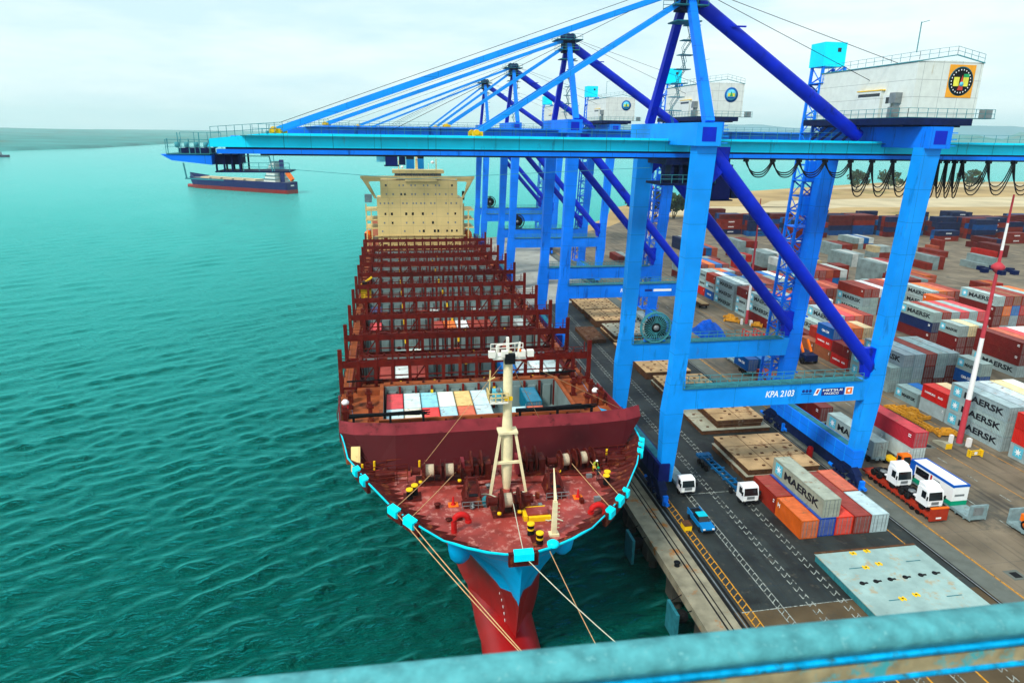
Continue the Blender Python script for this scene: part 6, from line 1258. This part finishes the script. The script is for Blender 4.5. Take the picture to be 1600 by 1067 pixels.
# fire drum on the quay, barriers and spreaders
t = thing('fire_drum', 'tall red drum in front of the landside sill beam', 'drum', (64.0, 90, 0)); mb = MB().use('signal_red'); mb.lathe((64.0, 90.2, .3), [(.45, 0), (.5, .1), (.5, 1.7), (.35, 2.0), (.1, 2.1)], 'z', 14); mk('barrel', mb, t); mb = MB().use('black'); mb.box(63.5, 89.7, 0, 64.5, 90.7, .3); mk('stand', mb, t)
def spreader(x, y, L, rz, lab, m_='gear_yellow'):
    t = thing('container_spreader', lab, 'spreader', (x, y, 0), 'yellow gear beside the striped mast'); c, s = math.cos(rz), math.sin(rz); f = lambda a, b, z: (x+a*c-b*s, y+a*s+b*c, z)
    mb = MB().use(m_)
    for o_ in (-.45, .45): mb.bar(f(o_, -L/2, .55), f(o_, L/2, .55), .28, .5)
    for k in range(7): mb.bar(f(-.5, -L/2+L*k/6, .5), f(.5, -L/2+L*k/6, .5), .2, .3)
    for e in (-1, 1): mb.bar(f(-1.2, e*L/2, .5), f(1.2, e*L/2, .5), .35, .6)
    mk('frame', mb, t); mb = MB().use(m_); mb.hexa([f(-.6, -1, .8), f(.6, -1, .8), f(.6, 1, .8), f(-.6, 1, .8)], [f(-.45, -.7, 1.4), f(.45, -.7, 1.4), f(.45, .7, 1.4), f(-.45, .7, 1.4)]); mk('head_block', mb, t); return t
spreader(92.0, 102.5, 11, 0, 'long yellow spreader lying along the yard front'); spreader(94.2, 104.6, 5.6, .12, 'short yellow spreader lying on the long one')
spreader(93.4, 95.4, 3.2, 1.3, 'small yellow frame between the long spreader and the mast'); spreader(91.5, 171, 4, .8, 'yellow frame left of the far mast foot'); spreader(92.5, 174.2, 3.2, .3, 'farther yellow frame left of the far mast foot'); spreader(95.8, 165.6, 2.6, 1.0, 'small yellow frame right of the far mast foot')
t = thing('barrier', 'yellow slatted barrier with white plate right of the striped mast foot', 'barrier', (91.8, 87.5, 0)); mb = MB().use('yellow')
for k in range(3): mb.box(90.7, 87.4, .25+k*.35, 93.0, 87.5, .45+k*.35)
for x in (90.7, 92.9): mb.box(x, 87.1, 0, x+.1, 87.9, 1.2)
mb.use('white'); mb.box(91.6, 87.36, .4, 92.1, 87.397, .9); mk('boards', mb, t)
t = thing('ramp_block', 'grey and yellow ramp block left of the striped mast foot', 'ramp', (90, 91.8, 0)); mb = MB().use('pontoon_grey'); mb.prismx([(90.6, 0), (93.6, 0), (93.6, .3), (91.6, .9), (90.6, .9)], 89.2, 90.2); mb.use('yellow'); mb.box(89.1, 90.55, 0, 90.3, 90.597, .95); mk('block', mb, t)
t = thing('manhole', 'dark square manhole in a pale frame on the yard road', 'manhole', (71.2, 58.8, 0)); mb = MB().use('concrete_pale'); mb.box(70.3, 58, .004, 72.2, 59.8, .03); mb.use('black'); mb.box(70.75, 58.35, .031, 71.75, 59.4, .045); mk('cover', mb, t)
t = thing('manhole', 'dark round manhole on the road beside the long red container', 'manhole', (87, 92, 0)); mb = MB().use('concrete_pale'); mb.box(86.1, 91.2, .004, 88.1, 93, .02); mb.use('black'); mb.lathe((87.1, 92.1, .02), [(.55, 0), (.5, .02), (.01, .02)], 'z', 16); mk('cover', mb, t)
# yard machinery in the background
t = thing('reach_stacker', 'dark yard machine with orange arms behind the landside leg', 'reach stacker', (92, 137, 0)); mb = MB().use('crane_dark'); mb.box(90.5, 134, .8, 93.5, 139.5, 2.2); mk('body', mb, t); mb = MB().use('orange'); mb.bar((91, 136, 2.4), (91, 138, 4.8), .4); mb.bar((93, 136, 2.4), (93, 138, 4.8), .4); mk('boom', mb, t); wheels(t, [(90.3, 135, .8), (93.6, 135, .8), (90.3, 138.5, .8), (93.6, 138.5, .8)])
t = thing('open_frame_rack', 'red and grey frame rack behind the far leg base', 'rack', (89, 152, 0)); mb = MB().use('signal_red'); mb.railing((86.5, 149.5, .3), (86.5, 156, .3), 2.2, 4, .09); mb.railing((89.6, 149.5, .3), (89.6, 156, .3), 2.2, 4, .09); mb.box(86.5, 149.5, .1, 89.7, 156, .35); mk('frame', mb, t)
t = thing('teal_flat', 'teal folded flat rack lying on the open ground far back', 'flat rack', (185, 228, 0)); mb = MB().use('teal_flat'); mb.box(190, 224, .2, 193, 238, .9); mb.box(193.6, 221, .1, 196, 234, .7); mk('deck', mb, t)
# light masts
def mast(x, y, zh, zt, bands, lab, r=.45, ball=.95):
    t = thing('light_mast', lab, 'light mast', (x, y, 0), 'red and white light masts'); mb = MB(); L = [0]+bands+[zt]; R_ = lambda z: r*(1-.72*z/zt)
    for i, (a, b) in enumerate(zip(L, L[1:])): mb.use('mastred' if i % 2 == 0 else 'white'); mb.lathe((x, y, 0), [(R_(a), a), (R_(b), b-.001)], 'z', 12)
    mk('pole', mb, t); mb = MB().use('mastred'); mb.lathe((x, y, zh), [(.2, -.9), (ball*.6, -.6), (ball, -.1), (ball, .25), (ball*.5, .7), (.15, .9)], 'z', 16); mk('head', mb, t)
    mb = MB().use('crane_dark')
    for k in range(6): a = k*math.pi/3; c_, s_ = math.cos(a), math.sin(a); mb.bar((x+c_*ball*.8, y+s_*ball*.8, zh-.3), (x+c_*2.3, y+s_*2.3, zh-.2), .15); mb.box(x+c_*2.3-.42, y+s_*2.3-.42, zh-.75, x+c_*2.3+.42, y+s_*2.3+.42, zh-.1)
    mk('floodlight', mb, t)
    mb = MB().use('white'); mb.box(x+r+.1, y-1.3, 0, x+r+.7, y-.7, 1.5); mb.box(x-r-1.0, y+.2, 0, x-r-.5, y+.7, 1.6); mb.use('concrete_pale'); mb.lathe((x, y, 0), [(.9, .0), (.9, .3), (.6, .32)], 'z', 12); mk('switch_box', mb, t)
mast(92.9, 92, 30.3, 41.5, [8.2, 18.8, 33.0, 37.2], 'tallest red and white mast at the right, foot in front of the lettered block', .5)
mast(94, 168, 30.5, 34, [4.2, 15.0], 'middle red and white mast between the two blue braces', .42, .4)
mast(126.4, 330, 24.5, 25.5, [9], 'distant red and white mast beside the dark trees by the inlet', .45, .5)
mast(236, 268+60, 21, 27, [8, 16], 'far thin red and white mast over the back row', .35, .4) if False else None
mast(130, 402, 17, 18, [6], 'thin far mast left of the dark trees', .3, .3) if False else None
# bollards along the quay
for k, y in enumerate((66.5, 96)):
    mb = MB().use('black'); mb.lathe((31.9, y, .03), [(.35, 0), (.28, .25), (.42, .5), (.3, .6)], 'z', 12); o = mk('mooring_bollard', mb, loc=(31.9, y, .03)); o.data.transform(Matrix.Translation((0, 0, 0))); tagm(o, ['black mooring bollard on the quay edge, nearest the camera', 'black mooring bollard on the quay edge by the ship flare'][k], 'bollard', 'bollards on the quay edge')
for k, y in enumerate((60.5, 75)):
    t = thing('fender', ['dark teal fender panel on the quay wall nearest the camera', 'dark teal fender panel on the quay wall by the bow'][k], 'fender', (29.5, y, -2), 'fenders on the quay wall')
    mb = MB().use('grate'); mb.box(28.9, y-1.4, -4.4, 29.25, y+1.4, -.9); mk('panel', mb, t); mb = MB().use('rubber'); mb.lathe((29.26, y, -2.2), [(.5, 0), (.75, .3), (.75, 1.2), (.5, 1.5)], 'x', 16); mb.bar((29.3, y-1.2, -1), (30.7, y-1.4, -.4), .08); mb.bar((29.3, y+1.2, -1), (30.7, y+1.4, -.4), .08); mk('rubber_cone', mb, t)
# persons on the forecastle
def person(loc, lab, pose='stand', top='overalls', head='helmet_green', rz=0):
    import bmesh
    J = {'p': (0, 0, .95), 'c': (0, .02, 1.35), 'n': (0, .03, 1.5), 'h': (0, 0, 1.66), 'ls': (-.2, .02, 1.42), 'rs': (.2, .02, 1.42), 'le': (-.27, -.08, 1.14), 're': (.27, -.08, 1.14), 'lh': (-.2, -.34, 1.08), 'rh': (.2, -.34, 1.08),
         'lk': (-.11, -.02, .5), 'rk': (.11, -.03, .5), 'la': (-.12, .03, .08), 'ra': (.12, .03, .08), 'lt': (-.13, -.14, .04), 'rt': (.13, -.14, .04), 'lp': (-.1, 0, .9), 'rp': (.1, 0, .9)}
    if pose == 'bend':
        for k in ('c', 'n', 'h', 'ls', 'rs'): x, y, z = J[k]; d = z-.95; J[k] = (x, y-d*.62, .95+d*.72)
        for k in ('le', 're'): J[k] = (J[k][0], -.38, .95)
        for k in ('lh', 'rh'): J[k] = (J[k][0], -.5, .68)
    E_ = [('p', 'c'), ('c', 'n'), ('n', 'h'), ('c', 'ls'), ('c', 'rs'), ('ls', 'le'), ('rs', 're'), ('le', 'lh'), ('re', 'rh'), ('p', 'lp'), ('p', 'rp'), ('lp', 'lk'), ('rp', 'rk'), ('lk', 'la'), ('rk', 'ra'), ('la', 'lt'), ('ra', 'rt')]
    RR = dict(p=.15, c=.17, n=.065, h=.095, ls=.075, rs=.075, le=.05, re=.05, lh=.04, rh=.04, lp=.1, rp=.1, lk=.07, rk=.07, la=.05, ra=.05, lt=.04, rt=.04); K = list(J)
    me = bpy.data.meshes.new('person'); me.from_pydata([J[k] for k in K], [(K.index(a), K.index(b)) for a, b in E_], []); me.update(); o = bpy.data.objects.new('person', me); sc.collection.objects.link(o)
    md = o.modifiers.new('s', 'SKIN'); sk = me.skin_vertices[0].data
    for i, k in enumerate(K): sk[i].radius = (RR[k], RR[k])
    sk[0].use_root = True; md2 = o.modifiers.new('u', 'SUBSURF'); md2.levels = 1; md2.render_levels = 1
    dg = bpy.context.evaluated_depsgraph_get(); m2 = bpy.data.meshes.new_from_object(o.evaluated_get(dg)); o.modifiers.clear(); o.data = m2
    for n_ in (top, 'skin'): m2.materials.append(MATS[n_])
    hx = Vector(J['h'])
    for p in m2.polygons:
        c = p.center; p.material_index = 1 if (c-hx).length < .15 or (c-Vector(J['lh'])).length < .06 or (c-Vector(J['rh'])).length < .06 else 0; p.use_smooth = True
    o.location = loc; o.rotation_euler = (0, 0, rz); tagm(o, lab, 'person')
    mb = MB().use(head); mb.lathe((hx.x, hx.y+.01, hx.z+.04), [(.17, -.01), (.135, .02), (.12, .09), (.06, .13), (.01, .14)], 'z', 12); h_ = mk('helmet', mb, None); h_.parent = o
    return o
person((22.7, 70.4, 10), 'standing crew member in dark overalls and green helmet by the right bollards', 'stand', 'overalls', 'helmet_green', -.4)
person((22.9, 72.9, 10), 'bending crew member in a yellow vest beside the right winch', 'bend', 'hivis', 'white', .6)
# ================================================================ distant cargo ship
t = thing('cargo_ship', 'distant navy hulled bulk ship with red bottom out on the open water', 'ship', (-142, 686, -5))
A = Vector((-195, 727, 0)); Bv = Vector((-89, 647, 0)); dirv = (Bv-A).normalized(); nv = Vector((-dirv.y, dirv.x, 0)); LS = (Bv-A).length
def sp(a, b, z): return A+dirv*a+nv*b+Vector((0, 0, z))
def hullband(mb, z0, z1):
    st = [(0, 0), (4, 4), (10, 7.5), (20, 9.8), (40, 10.5), (100, 10.5), (120, 9.5), (LS-2, 8), (LS, 6.5)]
    for s in (-1, 1):
        vs = []
        for a, b in st:
            for z in (z0, z1): k = (z+5)/9.5; vs.append(sp(a+(3.5*(1-k) if a < 5 else 0), s*b*(.75+.25*k if a > 3 else .3+.7*k), z))
        mb.add(vs, [(i*2, i*2+1, i*2+3, i*2+2) for i in range(len(st)-1)], False)
    mb.add([sp(LS, -6.5, z0), sp(LS, 6.5, z0), sp(LS, 6.5, z1), sp(LS, -6.5, z1)], [(0, 1, 2, 3)])
mb = MB().use('navy_hull'); hullband(mb, -1.6, 4.2); mb.use('navy_hull'); hullband(mb, 4.2, 5.0)
mb.add([sp(0, 0, 9), sp(16, -9, 6.2), sp(16, 9, 6.2), sp(0, 0, 4.5), sp(16, -9.3, 4), sp(16, 9.3, 4)], [(0, 1, 4, 3), (0, 3, 5, 2)]); mk('hull', mb, t)
mb = MB().use('hull_red'); hullband(mb, -6, -1.6); mb.tube([sp(-3, 0, -4), sp(8, 0, -4)], 2.0, 10); mk('hull_bottom', mb, t)
mb = MB().use('steel'); q = [sp(4, -4, 4.6), sp(20, -9.6, 4.6), sp(LS-1, -7.5, 4.6), sp(LS-1, 7.5, 4.6), sp(20, 9.6, 4.6), sp(4, 4, 4.6)]; mb.add(q, [tuple(range(6))])
for k in range(5):
    a = 22+k*15; mb.use('sand_pale'); mb.hexa([sp(a, -6, 4.6), sp(a+12, -6, 4.6), sp(a+12, 6, 4.6), sp(a, 6, 4.6)], [sp(a, -6, 6), sp(a+12, -6, 6), sp(a+12, 6, 6), sp(a, 6, 6)])
mk('deck', mb, t)
mb = MB().use('house_white')
for k in range(6): a0, a1, b = LS-26+k*1.2, LS-12-k*.7, 8-k*.6; mb.hexa([sp(a0, -b, 4.6+k*3), sp(a1, -b, 4.6+k*3), sp(a1, b, 4.6+k*3), sp(a0, b, 4.6+k*3)], [sp(a0, -b, 7.4+k*3), sp(a1, -b, 7.4+k*3), sp(a1, b, 7.4+k*3), sp(a0, b, 7.4+k*3)]); mb.use('rail_teal'); mb.hexa([sp(a0-1, -b-1, 7.4+k*3), sp(a1+1, -b-1, 7.4+k*3), sp(a1+1, b+1, 7.4+k*3), sp(a0-1, b+1, 7.4+k*3)], [sp(a0-1, -b-1, 7.6+k*3), sp(a1+1, -b-1, 7.6+k*3), sp(a1+1, b+1, 7.6+k*3), sp(a0-1, b+1, 7.6+k*3)]); mb.use('house_white')
mb.use('navy_hull'); mb.bar(sp(LS-11, 0, 4.6), sp(LS-11, 0, 24), 3.5, 3.5); mb.use('rail_teal'); mb.bar(sp(LS-20, 0, 16), sp(LS-20, 0, 31), .6); mb.bar(sp(LS-20, -3, 28), sp(LS-20, 3, 28), .35); mk('deckhouse', mb, t)
mb = MB().use('orange'); mb.bar(sp(LS-7, 2, 13), sp(LS-1, 2, 6.5), 3, 3); mk('lifeboat', mb, t); mb = MB().use('letter_white'); mb.add([sp(LS+.1, -2, 1.5), sp(LS+.1, 2, 1.5), sp(LS+.1, 2, 2.6), sp(LS+.1, -2, 2.6)], [(0, 1, 2, 3)]); mk('stern_emblem', mb, t)
# small boat at the left edge
t = thing('ferry_boat', 'small grey boat at the left edge in front of the hazy coast', 'boat', (-700, 1420, -5)); mb = MB().use('crane_dark'); mb.box(-735, 1414, -5.5, -688, 1426, -1); mb.use('trailer_grey'); mb.box(-730, 1415, -1, -700, 1425, 4); mk('hull', mb, t)
# ================================================================ foreground railing of the camera's own platform
t = thing('handrail', 'worn cyan painted steel rail crossing the bottom of the picture', 'railing', (.4, .8, 48.6))
zt = 48.629; rd = Vector((1, -.012, -.004)).normalized()
def rr(a, y, z): return Vector((.4, .8+y, zt+z))+rd*a
mb = MB().use('railing_paint'); prof = [(-.024, -.034), (-.028, -.016), (-.018, -.003), (0, .002), (.02, -.002), (.03, -.014), (.03, -.034)]
mb.hexa([rr(-2.4, *p) for p in prof], [rr(2.4, *p) for p in prof]); mb.sm = [True]*len(mb.sm); mk('top_bar', mb, t)
mb = MB().use('railing_bright'); prof = [(-.029, -.044), (-.031, -.037), (-.027, -.0345), (.028, -.0345), (.028, -.044)]
mb.hexa([rr(-2.4, *p) for p in prof], [rr(2.4, *p) for p in prof]); mk('weld_strip', mb, t)
mb = MB().use('railing_worn'); prof = [(-.026, -.078), (-.026, -.05), (.02, -.05), (.02, -.078)]; mb.hexa([rr(-2.4, *p) for p in prof], [rr(2.4, *p) for p in prof]); mb.use('railing_bright'); mb.tube([rr(-2.4, -.026, -.082), rr(2.4, -.026, -.082)], .005, 8); mk('lower_strip', mb, t)
